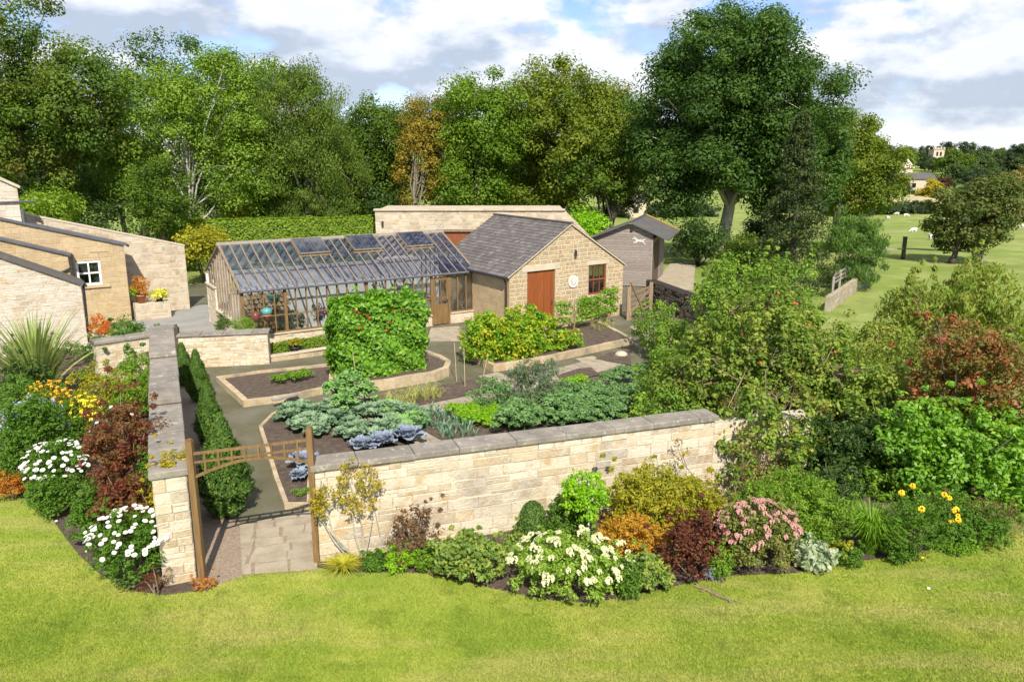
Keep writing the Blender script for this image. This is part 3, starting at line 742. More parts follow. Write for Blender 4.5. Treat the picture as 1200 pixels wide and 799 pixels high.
# ------------------------------------------------------------------ workshop
def workshop():
    o = (-.1, 33.0); an = 35; W = 6.43; m_ = 3.25; E = 2.42; K = 4.40; T = 5.9
    root = empty('workshop', (*o, 0), 'square honey stone workshop with slate roof and wide brown door', 'outbuilding')
    k1 = (K-E)/m_; k2 = (K-E)/(W-m_)
    cuts = ((-k1,1,E),(k2,1,E+k2*W))
    def on(px, py):
        d = ray(px, py); A = math.radians(an); nx, ny = math.sin(A), -math.cos(A); tt = (nx*o[0]+ny*o[1])/(nx*d[0]+ny*d[1]); return CH+d[2]*tt
    dz, wz0, wz1, pz, lz = on(634,317), on(698,345), on(700,310), on(669,330), on(671,295)
    door = (.92, 2.42, -.1, dz); win = (4.33, 5.38, wz0, wz1)
    mb = MB(); facing(mb, o, an, 0, W, 0, K+.05, cuts, (door, win), hr=(.17,.21), lr=(.22,.5), seed=21, jut=.006, mort=.015)
    facing(mb, pt(o,an,W,0), an+90, 0, T, 0, E, hr=(.17,.21), lr=(.22,.5), seed=22, jut=.006)
    mb.build('wall', 'workshop_stone', root)
    mb = MB(); facing(mb, pt(o,an,0,T), an-90, 0, T, 0, E, hr=(.2,.28), lr=(.4,.8), seed=23, jut=.003, mort=.005); mb.build('side_wall', 'yellow_stone', root)
    c = MB(); f0 = [(0,0),(W,0),(W,E),(m_,K),(0,E)]
    c.poly([(*pt(o,an,s,.14), z) for s, z in f0], -1); c.poly([(*pt(o,an,s,T), z) for s, z in f0[::-1]], .2)
    for (a0,a1,b0,b1) in (door, win):
        for (s0,z0),(s1,z1) in (((a0,b0),(a0,b1)),((a0,b1),(a1,b1)),((a1,b1),(a1,b0)),((a1,b0),(a0,b0))):
            c.poly([(*pt(o,an,s0,.0), z0), (*pt(o,an,s1,.0), z1), (*pt(o,an,s1,.14), z1), (*pt(o,an,s0,.14), z0)], .3)
    c.build('core', 'workshop_stone', root)
    obox(MB(), o, an, door[0]-.35, door[1]+.12, -.012, .1, 2.05, 2.32).build('lintel', 'smooth_stone', root) if 0 else None
    m = MB(); obox(m, o, an, door[0]-.28, door[1]+.24, -.016, -.002, dz+.002, dz+.25); m.build('lintel', 'smooth_stone', root)
    m = MB(); obox(m, o, an, win[0]-.15, win[1]+.15, -.014, -.002, wz1+.01, wz1+.2); m.build('lintel', 'smooth_stone', root)
    m = MB(); obox(m, o, an, win[0]-.1, win[1]+.1, -.05, .1, wz0-.1, wz0-.005); m.build('sill', 'smooth_stone', root)
    d = MB(); s = door[0]+.02; q = random.Random(3)
    while s < door[1]-.03: obox(d, o, an, s+.003, min(s+.122, door[1]-.02), .075, .11, .02, dz-.02, q.random()); s += .125
    do = d.build('door', 'door_wood', root)
    h = MB(); obox(h, o, an, door[1]-.13, door[1]-.10, .04, .075, .95, 1.12); h.build('handle', 'black_iron', do)
    g = MB(); obox(g, o, an, win[0], win[1], .10, .104, win[2], win[3]); wn = g.build('window', 'window_glass', root)
    f = MB(); wm = (wz0+wz1)/2
    for s0, s1, z0, z1 in ((win[0],win[0]+.07,win[2],win[3]),(win[1]-.07,win[1],win[2],win[3]),(win[0]+.07,win[1]-.07,win[2],win[2]+.07),(win[0]+.07,win[1]-.07,win[3]-.07,win[3]),(win[0]+.07,win[1]-.07,wm-.035,wm+.035)):
        obox(f, o, an, s0, s1, .045, .095, z0, z1)
    for k in (1,2): s = win[0]+(win[1]-win[0])*k/3; obox(f, o, an, s-.015, s+.015, .06, .096, win[2]+.07, wm-.035); obox(f, o, an, s-.015, s+.015, .06, .096, wm+.035, win[3]-.07)
    f.build('frame', 'garage_wood', wn)
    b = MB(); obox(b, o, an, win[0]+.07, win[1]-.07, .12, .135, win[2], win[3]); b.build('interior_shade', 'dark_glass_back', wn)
    # roof: left slope and right slope, slates
    ov = .09; r = MB()
    def rp(s, t_, z): return (*pt(o, an, s, t_), z)
    zl = lambda s: E+k1*s+.05
    zr = lambda s: E+k2*(W-s)+.05
    tiles(r, rp(-.16,-ov,zl(-.16)), rp(-.16,T+.1,zl(-.16)), rp(m_,T+.1,zl(m_)), rp(m_,-ov,zl(m_)), .20, .24, seed=5)
    tiles(r, rp(W+.16,T+.1,zr(W+.16)), rp(W+.16,-ov,zr(W+.16)), rp(m_,-ov,zr(m_)), rp(m_,T+.1,zr(m_)), .20, .24, seed=6)
    r.build('roof', 'slate', root)
    v = MB()
    slab(v, rp(-.15,-ov+.01,zl(-.15)), rp(-.15,T+.09,zl(-.15)), rp(m_,T+.09,zl(m_)), rp(m_,-ov+.01,zl(m_)), .05)
    slab(v, rp(W+.15,T+.09,zr(W+.15)), rp(W+.15,-ov+.01,zr(W+.15)), rp(m_,-ov+.01,zr(m_)), rp(m_,T+.09,zr(m_)), .05)
    v.build('verge', 'smooth_stone', root)
    m = MB(); m.beam(rp(m_,-ov,K+.075), rp(m_,T+.1,K+.075), .16, .07); m.build('ridge', 'slate', root)
    m = MB(); m.tube([rp(-.21,-.02,E-.07), rp(-.21,T,E-.07)], .06, 8); m.build('gutter', 'black_iron', root)
    m = MB(); m.tube([rp(-.21,.14,E-.08), rp(-.07,.16,E-.35), rp(-.07,.16,.05)], .038, 8); m.build('downpipe', 'black_iron', root)
    m = MB(); obox(m, o, an, 2.72, 2.82, -.05, -.002, .85, 1.05); m.build('meter_box', 'dark_bark', root)
    # plaque and lamp
    pc = pt(o, an, 3.42, -.03); pl = empty('wall_plaque', (*pc, pz), 'round white carved plaque between the workshop door and window', 'plaque')
    A = math.radians(an); ux = Vector((math.cos(A), math.sin(A), 0)); nn = Vector((math.sin(A), -math.cos(A), 0))
    def disc(rad, t0, t1, n=26, c=(0,0)):
        mm = MB(); a = []; b2_ = []
        for j in range(n):
            w_ = 2*math.pi*j/n; v_ = Vector((*pc, pz))+ux*(c[0]+rad*math.cos(w_))+Vector((0,0,c[1]+rad*math.sin(w_))); a.append(v_+nn*t0); b2_.append(v_+nn*t1)
        mm.poly(b2_); 
        for j in range(n): mm.poly([a[j], a[(j+1)%n], b2_[(j+1)%n], b2_[j]])
        return mm
    disc(.27, -.028, .015).build('rim', 'white_paint', pl); disc(.19, .012, .022).build('face', 'smooth_stone', pl)
    for c_ in ((-.04,.04),(.05,.0),(-.01,-.07),(.04,.09)): disc(.045, .02, .045, 10, c_).build('relief', 'white_paint', pl)
    m = MB(); c3 = Vector((*pt(o,an,3.5,-.08), lz)); m.beam(c3, c3+Vector((0,0,-.22)), .10, .10); m.tube([c3+Vector((0,0,.02)), Vector((*pt(o,an,3.5,.0),lz+.09))], .02, 6)
    m.lathe(tuple(c3), [(.07,0),(.02,.08)], 8)
    tag(m.build('wall_lamp', 'black_iron', loc=tuple(c3)), 'small black lantern high on the workshop gable', 'lamp')
workshop()
# ------------------------------------------------------------------ greenhouse
def greenhouse():
    o = (-10.37, 29.98); an = 32; L = 10.25; W = 6.3; E = 2.27; K = 3.74; m_ = 3.15; sill = .52; gs = .86
    root = empty('greenhouse', (*o, 0), 'long brown timber greenhouse with glazed pitched roof on dwarf stone walls', 'greenhouse')
    q = lambda s, t_, z: (*pt(o, an, s, t_), z)
    ds0, ds1 = 8.16, 8.95
    w_ = MB()
    for a, b in ((0, ds0-.06), (ds1+.06, L)):
        facing(w_, o, an, a, b, 0, sill-.05, hr=(.09,.16), lr=(.18,.45), seed=31, jut=.01)
        obox(w_, o, an, a+.001, b-.001, .013, .25, 0, sill-.05, .3)
    facing(w_, pt(o,an,0,W), an-90, W-4.6, W-.0, 0, gs-.05, hr=(.09,.16), lr=(.18,.45), seed=32, jut=.012)
    facing(w_, pt(o,an,0,W), an-90, 0, W-4.6, 0, 1.75, hr=(.09,.16), lr=(.18,.45), seed=33, jut=.012)
    obox(w_, o, an, .013, .26, .02, 4.6, 0, gs-.05, .3); obox(w_, o, an, .013, .26, 4.6, W, 0, 1.75, .3)
    facing(w_, pt(o,an,0,4.6), an, 0, .26, gs, 1.75, hr=(.09,.16), lr=(.18,.45), seed=34)
    w_.build('dwarf_wall', 'cream_stone', root)
    c = MB(); obox(c, o, an, -.05, ds0-.06, -.05, .28, sill-.05, sill); obox(c, o, an, ds1+.06, L+.02, -.05, .28, sill-.05, sill)
    obox(c, o, an, -.06, .29, .28, 4.6, gs-.05, gs); obox(c, o, an, -.06, .29, 4.55, W+.03, 1.752, 1.80); c.build('coping', 'smooth_stone', root)
    b = MB(); obox(b, o, an, 0, L, W-.2, W, 0, E-.05); b.build('back_wall', 'plaster', root)
    b = MB(); obox(b, o, an, .3, 7.6, 2.6, 2.75, 0, 2.0); b.build('inner_wall', 'plaster', root)
    f = MB(); f.poly([q(.2,.2,.03), q(L,.2,.03), q(L,W,.03), q(.2,W,.03)]); f.build('floor', 'slab', root)
    N = 24; bw = L/N; G = 'greenhouse_timber'
    def mull(s, z0, w=.045):
        MB().beam(q(s,.06,z0), q(s,.06,E-.02), w, .07, up=(math.sin(math.radians(an)),-math.cos(math.radians(an)),0)).build('mullion', 'brown_timber', root)
    for i in range(N+1):
        s = min(max(i*bw, .06), L-.06)
        if ds0-.15 < s < ds1+.15: continue
        mull(s, sill, .12 if i in (0,4,12,24) else .05)
    for s in (ds0-.03, ds1+.03): mull(s, 0, .10)
    MB().beam(q(.1,.06,1.22), q(ds0-.05,.06,1.22), .035, .05).build('mid_rail', 'brown_timber', root)
    MB().beam(q(0,.06,E-.02), q(L,.06,E-.02), .10, .09).build('eaves_plate', G, root)
    MB().tube([q(-.08,-.07,E+.0), q(L+.08,-.07,E+.0)], .055, 8).build('gutter', 'lead', root)
    MB().beam(q(0,.06,sill+.03), q(ds0,.06,sill+.03), .09, .05).build('sill_plate', 'brown_timber', root)
    MB().beam(q(ds1,.06,sill+.03), q(L,.06,sill+.03), .09, .05).build('sill_plate', 'brown_timber', root)
    MB().beam(q(-.08,m_,K+.06), q(L+.08,m_,K+.06), .10, .12).build('ridge', 'old_rail', root)
    for i in range(N+1):
        s = i*bw; w2 = .10 if i in (0, N) else .052
        MB().beam(q(s,-.03,E+.03), q(s,m_,K+.01), w2, .07).build('rafter', G, root)
        MB().beam(q(s,W+.03,E+.03), q(s,m_,K+.01), w2, .07).build('rafter', G, root)
    for t_ in (1.2,):
        zz = E+(K-E)*t_/m_-.05; MB().beam(q(0,t_,zz), q(L,t_,zz), .05, .06).build('purlin', G, root)
    # gable studs
    for k in range(1, 13):
        t_ = W*k/13; zt = E+(K-E)*(t_/m_ if t_ < m_ else (W-t_)/m_)-.03
        MB().beam(q(.06,t_,1.8 if t_ > 4.6 else gs), q(.06,t_,zt), .05, .06).build('gable_stud', 'greenhouse_timber', root)
        if k < 12: MB().beam(q(L-.06,t_,.5), q(L-.06,t_,zt), .05, .06).build('gable_stud', 'greenhouse_timber', root)
    m = MB(); obox(m, o, an, L-.25, L, .2, W, 0, .5, .3); m.build('dwarf_wall', 'cream_stone', root)
    # glazing
    rg = MB(); g2 = MB(); qq = random.Random(5)
    for i in range(N):
        s0, s1 = i*bw+.02, (i+1)*bw-.02
        for side in (0, 1):
            for k in range(4):
                a, b = k/4, (k+1.03)/4; j = lambda: qq.uniform(-.006,.006)
                if side == 0: T_ = lambda x: -.03+(m_+.03)*x
                else: T_ = lambda x: W+.03-(W+.03-m_)*x
                Zz = lambda x: E+.06+(K-E-.03)*x
                rg.poly([q(s0,T_(a),Zz(a)+.012+j()), q(s1,T_(a),Zz(a)+.012+j()), q(s1,T_(b),Zz(b)+j()*.5), q(s0,T_(b),Zz(b)+j()*.5)])
        if not (ds0-.3 < (s0+s1)/2 < ds1+.2):
            for z0, z1 in ((sill+.05,1.2),(1.24,E-.05)): g2.poly([q(s0,.06+qq.uniform(-.003,.003),z0), q(s1,.06+qq.uniform(-.003,.003),z0), q(s1,.06,z1), q(s0,.06,z1)])
    g2.poly([q(.06,.1,gs), q(.06,4.6,gs), q(.06,4.6,E+(K-E)*(W-4.6)/m_), q(.06,m_,K-.03), q(.06,.1,E)])
    g2.poly([q(L-.06,.1,.5), q(L-.06,W-.1,.5), q(L-.06,W-.1,E), q(L-.06,m_,K-.03), q(L-.06,.1,E)])
    rg.build('roof_glazing', 'roof_glass', root); g2.build('wall_glazing', 'glass', root)
    # three opened roof vents near the ridge
    for s0 in (3.0, 5.4, 7.9):
        s1 = s0+1.28; v = MB(); a = .62; z1 = K+.09; z0 = E+(K-E)*a+.16; tt = m_*a-.02
        for p0, p1 in ((q(s0,tt,z0),q(s0,m_-.06,z1)),(q(s1,tt,z0),q(s1,m_-.06,z1)),(q(s0,tt,z0),q(s1,tt,z0)),(q(s0,m_-.06,z1),q(s1,m_-.06,z1)),(q((s0+s1)/2,tt,z0),q((s0+s1)/2,m_-.06,z1))): v.beam(p0, p1, .05, .05)
        vo = v.build('roof_vent', 'greenhouse_timber', root)
        g = MB(); g.poly([q(s0,tt,z0+.03), q(s1,tt,z0+.03), q(s1,m_-.06,z1+.03), q(s0,m_-.06,z1+.03)]); g.build('pane', 'roof_glass', vo)
        MB().beam(q(s0-.05,tt,z0-.12), q(s1+.05,tt,z0-.12), .06, .06).build('vent_frame', 'greenhouse_timber', vo)
    # door standing a little open
    d = MB(); obox(d, o, an, ds0+.03, ds1-.03, .03, .075, .05, .85)
    for s0, s1, z0, z1 in ((ds0+.03,ds0+.12,.85,2.12),(ds1-.12,ds1-.03,.85,2.12),(ds0+.12,ds1-.12,2.02,2.12),(ds0+.12,ds1-.12,.851,.95),(ds0+.12,ds1-.12,1.2,1.25),((ds0+ds1)/2-.02,(ds0+ds1)/2+.02,.95,2.02)): obox(d, o, an, s0, s1, .03, .075, z0, z1)
    dd = d.build('door', 'brown_timber', root)
    g = MB(); g.poly([q(ds0+.1,.05,.9), q(ds1-.1,.05,.9), q(ds1-.1,.05,2.05), q(ds0+.1,.05,2.05)]); g.build('pane', 'glass', dd)
    h = MB(); obox(h, o, an, ds1-.11, ds1-.07, .0, .03, 1.0, 1.12); h.build('handle', 'black_iron', dd)
    # inside: logs, staging and plants
    lp = empty('log_stack', q(1.0,1.9,0), 'stacked split logs seen through the greenhouse corner panes', 'firewood')
    rr = random.Random(8)
    for i in range(9):
        for k in range(10):
            s = .5+i*.2+(k%2)*.1; z = .13+k*.185; rad = rr.uniform(.075,.1)
            MB().tube([q(s,1.25+rr.uniform(-.05,.02),z), q(s,1.75,z)], rad, rr.choice((5,6,7)), rr.random()).build('log', 'log_wood', lp)
    for k, (s0, lab) in enumerate(((4.0,'slatted timber staging inside the greenhouse left of the beans'),(9.1,'slatted timber staging inside the greenhouse beyond the door'))):
        st = empty('potting_bench', q(s0,1.0,0), lab, 'bench')
        m = MB()
        for j in range(6): obox(m, o, an, s0, s0+(1.6 if k == 0 else .9), .55+j*.14, .65+j*.14, .78, .81)
        m.build('bench_top', 'old_rail', st)
        for s, t_ in ((.05,.6),(.8 if k else 1.5,.6),(.05,1.3),(.8 if k else 1.5,1.3)): MB().beam(q(s0+s,t_,.03), q(s0+s,t_,.78), .05).build('leg', 'old_rail', st)
    for lab, s0, t_, r_, h, mt in (('leafy green tomato plant behind the second greenhouse bay',2.3,.75,.35,1.1,'leaf_mid'),('pink flowered climber behind the middle front panes',3.2,.7,.25,1.3,'leaf_mid'),('tall vine trained up inside the greenhouse above the beans',5.9,.9,.7,2.05,'leaf_mid'),('dark leafy vine inside the greenhouse close to the door',7.2,.9,.55,2.1,'leaf_dark'),('small green pot plant in the greenhouse left of the red pots',1.75,.55,.22,.9,'leaf_dark'),('pale green seedlings inside the greenhouse beside the purple flower',4.2,.75,.3,1.05,'leaf_lime')):
        x, y = pt(o, an, s0, t_); r2, _ = shrub('greenhouse_plant', lab, 'plant', [(x,y,h*.5+.1,r_,r_*.8,h*.5)], mt, .09, 30, 18, .16, ns=4)
    x, y = pt(o, an, 3.35, .45); fl = MB()
    for k in range(14): fl.box((x+rr.uniform(-.12,.12), y+rr.uniform(-.1,.1), 1.0+rr.uniform(-.2,.25)), (.07,.05,.06), rr.random(), rr.random())
    tag(fl.build('orchid', 'purple_petal', loc=(x,y,.5)), 'purple flower spray showing through the front panes', 'flower')
    def pot(name, label, s, t_, z, prof, mat, cat='pot'):
        x, y = pt(o, an, s, t_); m = MB(); m.lathe((x,y,z), prof, 18); tag(m.build(name, mat, loc=(x,y,z), smooth=True), label, cat); return x, y, z
    pot('glazed_pot', 'round teal glazed pot on the wall in front of the greenhouse corner', .75, -.75, 1.42, [(.02,0),(.14,.01),(.2,.12),(.19,.22),(.12,.27),(.1,.26),(.1,.2)], 'teal_glaze')
    pot('glazed_pot', 'dark red glazed jar standing left of the teal pot', .35, -.65, 1.2, [(.02,0),(.14,.01),(.17,.15),(.15,.3),(.1,.36),(.08,.35),(.08,.25)], 'brown_glaze')
    pot('terracotta_pot', 'orange terracotta pot beneath the teal pot on the low wall', .75, -.75, 1.2, [(.02,0),(.11,.01),(.15,.2),(.17,.21),(.17,.24),(.13,.24),(.12,.15)], 'terracotta')
    pot('glazed_pot', 'turquoise bowl hanging below the greenhouse eaves', 1.35, .35, 1.72, [(.02,0),(.15,.02),(.24,.14),(.26,.24),(.22,.24),(.18,.12)], 'teal_glaze')
    pot('watering_can', 'turquoise garden pot at the foot of the greenhouse end wall', 10.45, -.25, 0, [(.02,0),(.2,.01),(.22,.2),(.2,.42),(.14,.46),(.12,.4)], 'teal_glaze')
leafm('leaf_mid', [(.05,.10,.015),(.085,.155,.02),(.13,.21,.03)]); leafm('leaf_dark', [(.022,.05,.012),(.04,.08,.016),(.07,.12,.024)]); leafm('leaf_lime', [(.14,.22,.02),(.20,.30,.03),(.29,.36,.05)])
greenhouse()
# ------------------------------------------------------------------ barn behind
def barn():
    x0, x1 = -8.35, 3.25; y = 49.; z1 = D(550,245,y)[2]-.1; root = empty('long_barn', (x0,y,0), 'long low stone barn with flat coping behind greenhouse and workshop', 'barn')
    m = MB(); hole = (4.0, 7.4, 0, 2.72)
    facing(m, (x0,y), 0, 0, x1-x0+1.6, 0, z1, ((1,1.0,x1-x0+z1),), (hole,), hr=(.17,.26), lr=(.3,.7), seed=41)
    facing(m, (x0,y+5), -90, 0, 5, 0, z1, seed=42)
    m.build('wall', 'buff_stone', root)
    m = MB(); m.hexa([(x0+.02,y+.25,0),(x1+1.2,y+.25,0),(x1+1.2,y+5,0),(x0+.02,y+5,0)], [(x0+.02,y+.25,z1-.02),(x1-.05,y+.25,z1-.02),(x1-.05,y+5,z1-.02),(x0+.02,y+5,z1-.02)]); m.build('core', 'buff_stone', root)
    m = MB(); xx = x0-.08
    while xx < x1: l = rnd.uniform(.7,1.0); m.box(((xx+min(xx+l,x1))/2, y+.15, z1+.05), (min(l, x1-xx)-.01, .5, .10), 0, rnd.random()); xx += l
    m.build('coping', 'smooth_stone', root)
    m = MB(); m.box((x0+5.7, y+.14, 1.35), (3.38, .06, 2.7)); m.build('door', 'garage_wood', root)
    m = MB(); m.beam((x0+3.7,y-.01,2.78), (x0+7.7,y-.01,2.78), .05, .16); m.build('lintel', 'greenhouse_timber', root)
    m = MB(); m.box((x0+.45, y-.08, 3.2), (.12,.14,.3)); m.build('alarm_box', 'black_iron', root)
barn()
# ------------------------------------------------------------------ stable
def stable():
    eN = P(784,283,2.62); eF = P(801,270,2.62); aN = P(736,266,3.5); aF = P(759,254,3.5); lN = P(696,278,2.62)
    cx, cy = P(763,337)
    A = Vector((*aN,0)); Fd = (Vector((*aF,0))-A); Fd = Fd.normalized(); an = math.degrees(math.atan2(Fd.y, Fd.x))-90
    W = 3.45; rs = 2.2; Lg = 5.2; o = pt((cx,cy), an, -W, 0)
    root = empty('stable', (*o, 0), 'weathered grey timber stable with horse motif and felt roof', 'stable')
    E = 2.72; K = 3.62; ER = K-.43*(W-rs); q = lambda s, t_, z: (*pt(o, an, s, t_), z)
    m = MB(); z = 0.05; k = 0
    def width(z):
        a = 0 if z <= E else rs*(z-E)/(K-E); b = W if z <= ER else W-(W-rs)*(z-ER)/(K-ER); return a, b
    while z < K-.1:
        h = .145; a, b = width(z); a2, b2 = width(min(z+h, K))
        m.hexa([q(a,0,z),q(b,0,z),q(b,.03,z),q(a,.03,z)], [q(a2,.012,z+h-.008),q(b2,.012,z+h-.008),q(b2,.04,z+h-.008),q(a2,.04,z+h-.008)], rnd.random()); z += h
    z = .05
    while z < E: obox(m, o, an, .0, .03, .04, Lg, z, z+.137, rnd.random()); z += .145
    obox(m, o, an, 0, W, Lg-.05, Lg, 0, E); m.build('front_boards', 'weathered_boards', root)
    m = MB(); s = .04
    while s < 3.0: obox(m, o, an, W-.06, W-.03, s, s+.14, .05, E-.25, rnd.random()); s += .15
    m.build('door', 'stable_dark_boards', root)
    m = MB(); obox(m, o, an, W-.05, W, 3.05, Lg, .0, E); obox(m, o, an, W-.05, W, .04, 3.05, E-.24, E); m.build('side_boards', 'weathered_boards', root)
    m = MB(); obox(m, o, an, W-.09, W+.01, -.012, .05, 0, E-.03); m.build('corner_post', 'weathered_boards', root)
    r = MB(); k1 = (K-E)/rs; k2 = .43; ex = .9
    slab(r, q(-.3,-.3,E-.3*k1+.04), q(-.3,Lg+.2,E-.3*k1+.04), q(rs,Lg+.2,K+.04), q(rs,-.3,K+.04), .06)
    slab(r, q(W+ex,-.3,ER-ex*k2+.04), q(W+ex,Lg+.2,ER-ex*k2+.04), q(rs,Lg+.2,K+.04), q(rs,-.3,K+.04), .06)
    r.build('roof', 'felt_roof', root)
    r = MB(); r.beam(q(rs+.03,Lg+.18,K+.07), q(W+ex,Lg+.18,ER-ex*k2+.09), .22, .05); r.build('moss_edge', 'moss', root)
    r = MB(); r.beam(q(rs,-.3,K+.06), q(rs,Lg+.2,K+.06), .14, .05); r.build('ridge', 'lead', root)
    r = MB(); obox(r, o, an, rs-.02, rs+.12, -.1, -.002, 3.16, 3.3); r.build('lamp', 'black_iron', root)
    # running horse motif, cut board
    H = [(0,.52),(.03,.60),(.10,.70),(.15,.78),(.18,.70),(.27,.66),(.36,.55),(.55,.50),(.72,.52),(.82,.50),(.93,.58),(1.04,.50),(1.0,.44),(.90,.46),(.87,.36),(.97,.22),(1.05,.06),(1.0,.04),(.9,.18),(.76,.30),(.55,.30),(.42,.30),(.30,.20),(.16,.22),(.10,.14),(.06,.18),(.13,.29),(.27,.33),(.24,.46),(.17,.56),(.08,.53),(.03,.47)]
    b = MB(); top = []; bot = []
    sx = .72
    for (x, z_) in H: top.append(q(2.3+x*sx, -.022, 2.35+z_*sx*.9)); bot.append(q(2.3+x*sx, -.004, 2.35+z_*sx*.9))
    b.poly(top); n = len(H)
    for i in range(n): b.poly([top[i], top[(i+1)%n], bot[(i+1)%n], bot[i]])
    b.build('horse_motif', 'faded_white', root)
stable()
# ------------------------------------------------------------------ field gate, fences
def gate():
    a = Vector((*P(736,375),0)); b = Vector((*P(762,363),0)); root = empty('field_gate', tuple(a), 'five bar wooden field gate between workshop corner and dry stone wall', 'gate')
    for p, h in ((a,1.5),(b,1.35)): MB().beam(p-Vector((0,0,0)), p+Vector((0,0,h)), .16).build('post', 'gate_wood', root)
    a2 = a.lerp(b,.05); b2 = a.lerp(b,.95)
    for z in (.2,.42,.64,.88,1.15): MB().beam(a2+Vector((0,0,z)), b2+Vector((0,0,z)), .04, .09).build('bar', 'gate_wood', root)
    for p in (a2,b2): MB().beam(p+Vector((0,0,.1)), p+Vector((0,0,1.25)), .07, .07).build('stile', 'gate_wood', root)
    MB().beam(a2+Vector((0,-.05,1.75)), a.lerp(b,.6)+Vector((0,-.05,.25)), .05, .08).build('brace', 'gate_wood', root)
    MB().beam(a2+Vector((0,-.05,.2)), b2+Vector((0,-.05,1.1)), .035, .07).build('brace', 'gate_wood', root)
    MB().beam(a2+Vector((0,0,1.2)), a2+Vector((0,0,1.8)), .06, .07).build('stile', 'gate_wood', root)
gate()
def railfence(label, pts, h=1.15, rails=(.35,.7,1.05), post=1.8):
    root = empty('rail_fence', pts[0], label, 'fence')
    for a, b in zip(pts[:-1], pts[1:]):
        a, b = Vector(a), Vector(b); n = max(1, round((b-a).length/post))
        for i in range(n): p = a.lerp(b, i/n); MB().beam(p, p+Vector((0,0,h)), .11).build('post', 'old_rail', root)
        for z in rails: MB().beam(a+Vector((0,-.06,z)), b+Vector((0,-.06,z)), .04, .10).build('rail', 'old_rail', root)
    p = Vector(pts[-1]); MB().beam(p, p+Vector((0,0,h)), .11).build('post', 'old_rail', root)
fa = P(978,352); fb = P(1022,322)
railfence('weathered post and rail fence above the block wall by the field', [(fa[0],fa[1]+.4,0),(fb[0]+.2,fb[1]+.6,0)], 1.35, (.85,1.05,1.28), 1.5)
tx, ty = P(1008,338); m = MB(); m.box((tx,ty,.3),(1.1,.5,.5),.5); m.box((tx,ty,.58),(1.2,.6,.06),.5)
tag(m.build('water_trough', 'lead', loc=(tx,ty,0)), 'dark metal feed trough at the foot of the field fence', 'trough')
px_, py_, pz_ = PT(1058,304); m = MB(); m.beam((px_,py_,pz_), (px_,py_,pz_+1.6), .22); m.beam((px_,py_,pz_+1.6),(px_,py_,pz_+1.66),.26)
tag(m.build('gate_post', 'dark_bark', loc=(px_,py_,pz_)), 'lone dark post standing in the field left of the hawthorn', 'post')
railfence('far thin rail fence crossing the field behind the sheep', [PT(985,307), PT(1058,304), PT(1150,309)], .9, (.8,), 4)
# ------------------------------------------------------------------ house group on the left
def stone_block(name, label, cat, o, an, L, eave, slope, T, mat, seed, roofmat='slate', ov=.12, hole=(), hr=(.2,.28), lr=(.35,.8), tall=None, verge='lead', rt=.09, z0=0):
    """wall whose top rises to the left; right hand corner at s=L"""
    top = eave+slope*L; root = empty(name, (*o, 0), label, cat)
    cuts = ((slope, 1, eave+slope*L),); m = MB()
    facing(m, o, an, 0, L, z0, top, cuts, hole, hr=hr, lr=lr, seed=seed, jut=.006)
    facing(m, pt(o,an,L,0), an+90, 0, T, z0, eave, hr=hr, lr=lr, seed=seed+1, jut=.006); m.build('wall', mat, root)
    q = lambda s, t_, z: (*pt(o, an, s, t_), z)
    c = MB(); c.hexa([q(.0,.14,z0),q(L-.02,.14,z0),q(L-.02,T,z0),q(0,T,z0)], [q(0,.14,top-.02),q(L-.02,.14,eave-.02),q(L-.02,T,eave-.02),q(0,T,top-.02)])
    for (a0,a1,b0,b1) in hole:
        for (s0,z0_),(s1,z1_) in (((a0,b0),(a0,b1)),((a0,b1),(a1,b1)),((a1,b1),(a1,b0)),((a1,b0),(a0,b0))): c.poly([q(s0,0,z0_),q(s1,0,z1_),q(s1,.14,z1_),q(s0,.14,z0_)], .2)
    c.build('core', mat, root)
    r = MB(); zs = lambda s: eave+slope*(L-s)
    slab(r, q(L+ov,-ov*.8,zs(L+ov)+rt), q(L+ov,T,zs(L+ov)+rt), q(0,T,zs(0)+rt), q(0,-ov*.8,zs(0)+rt), rt); r.build('roof_edge', verge, root)
    if roofmat:
        r = MB(); tiles(r, q(L+ov,T,zs(L+ov)+rt+.004), q(L+ov,-ov*.8,zs(L+ov)+rt+.004), q(0,-ov*.8,zs(0)+rt+.004), q(0,T,zs(0)+rt+.004), .22, .28, seed=seed); r.build('roof', roofmat, root)
    g = MB(); g.tube([q(L+ov+.04,-ov,zs(L+ov)+.01), q(L+ov+.04,T,zs(L+ov)+.01)], .055, 8); g.build('gutter', 'black_iron', root)
    return root, q
HA = 33
def onp(px, py, c, an):                     # ray meets the vertical plane through c: distance along it and height
    d = ray(px, py); A = math.radians(an); nx, ny = math.sin(A), -math.cos(A); tt = (nx*c[0]+ny*c[1])/(nx*d[0]+ny*d[1])
    return ((d[0]*tt-c[0])*math.cos(A)+(d[1]*tt-c[1])*math.sin(A), CH+d[2]*tt)
def fit(c, an, right, left):
    s1, z1 = onp(*right, c, an); s0, z0 = onp(*left, c, an); return z1, (z0-z1)/(s1-s0)
def house_wall(name, label, cat, c, right, left, L, T, mat, seed, **k):
    e, sl_ = fit(c, HA, right, left); o = pt(c, HA, -L, 0)
    r, q = stone_block(name, label, cat, o, HA, L, e, sl_, T, mat, seed, **k); return r, q, o, e, sl_
cA = P(104,408); hA, qA, oA, eA, sA = house_wall('stone_house', 'nearest pale stone house gable rising above the spiky phormium', 'house', cA, (98,333), (0,300), 6, 1.0, 'house_stone', 51, hr=(.1,.17), lr=(.2,.55), roofmat=None, verge='slate', rt=.14)
m = MB(); m.tube([qA(6.1,.1,eA), qA(6.05,.12,.1)], .045, 8); m.build('downpipe', 'black_iron', hA)
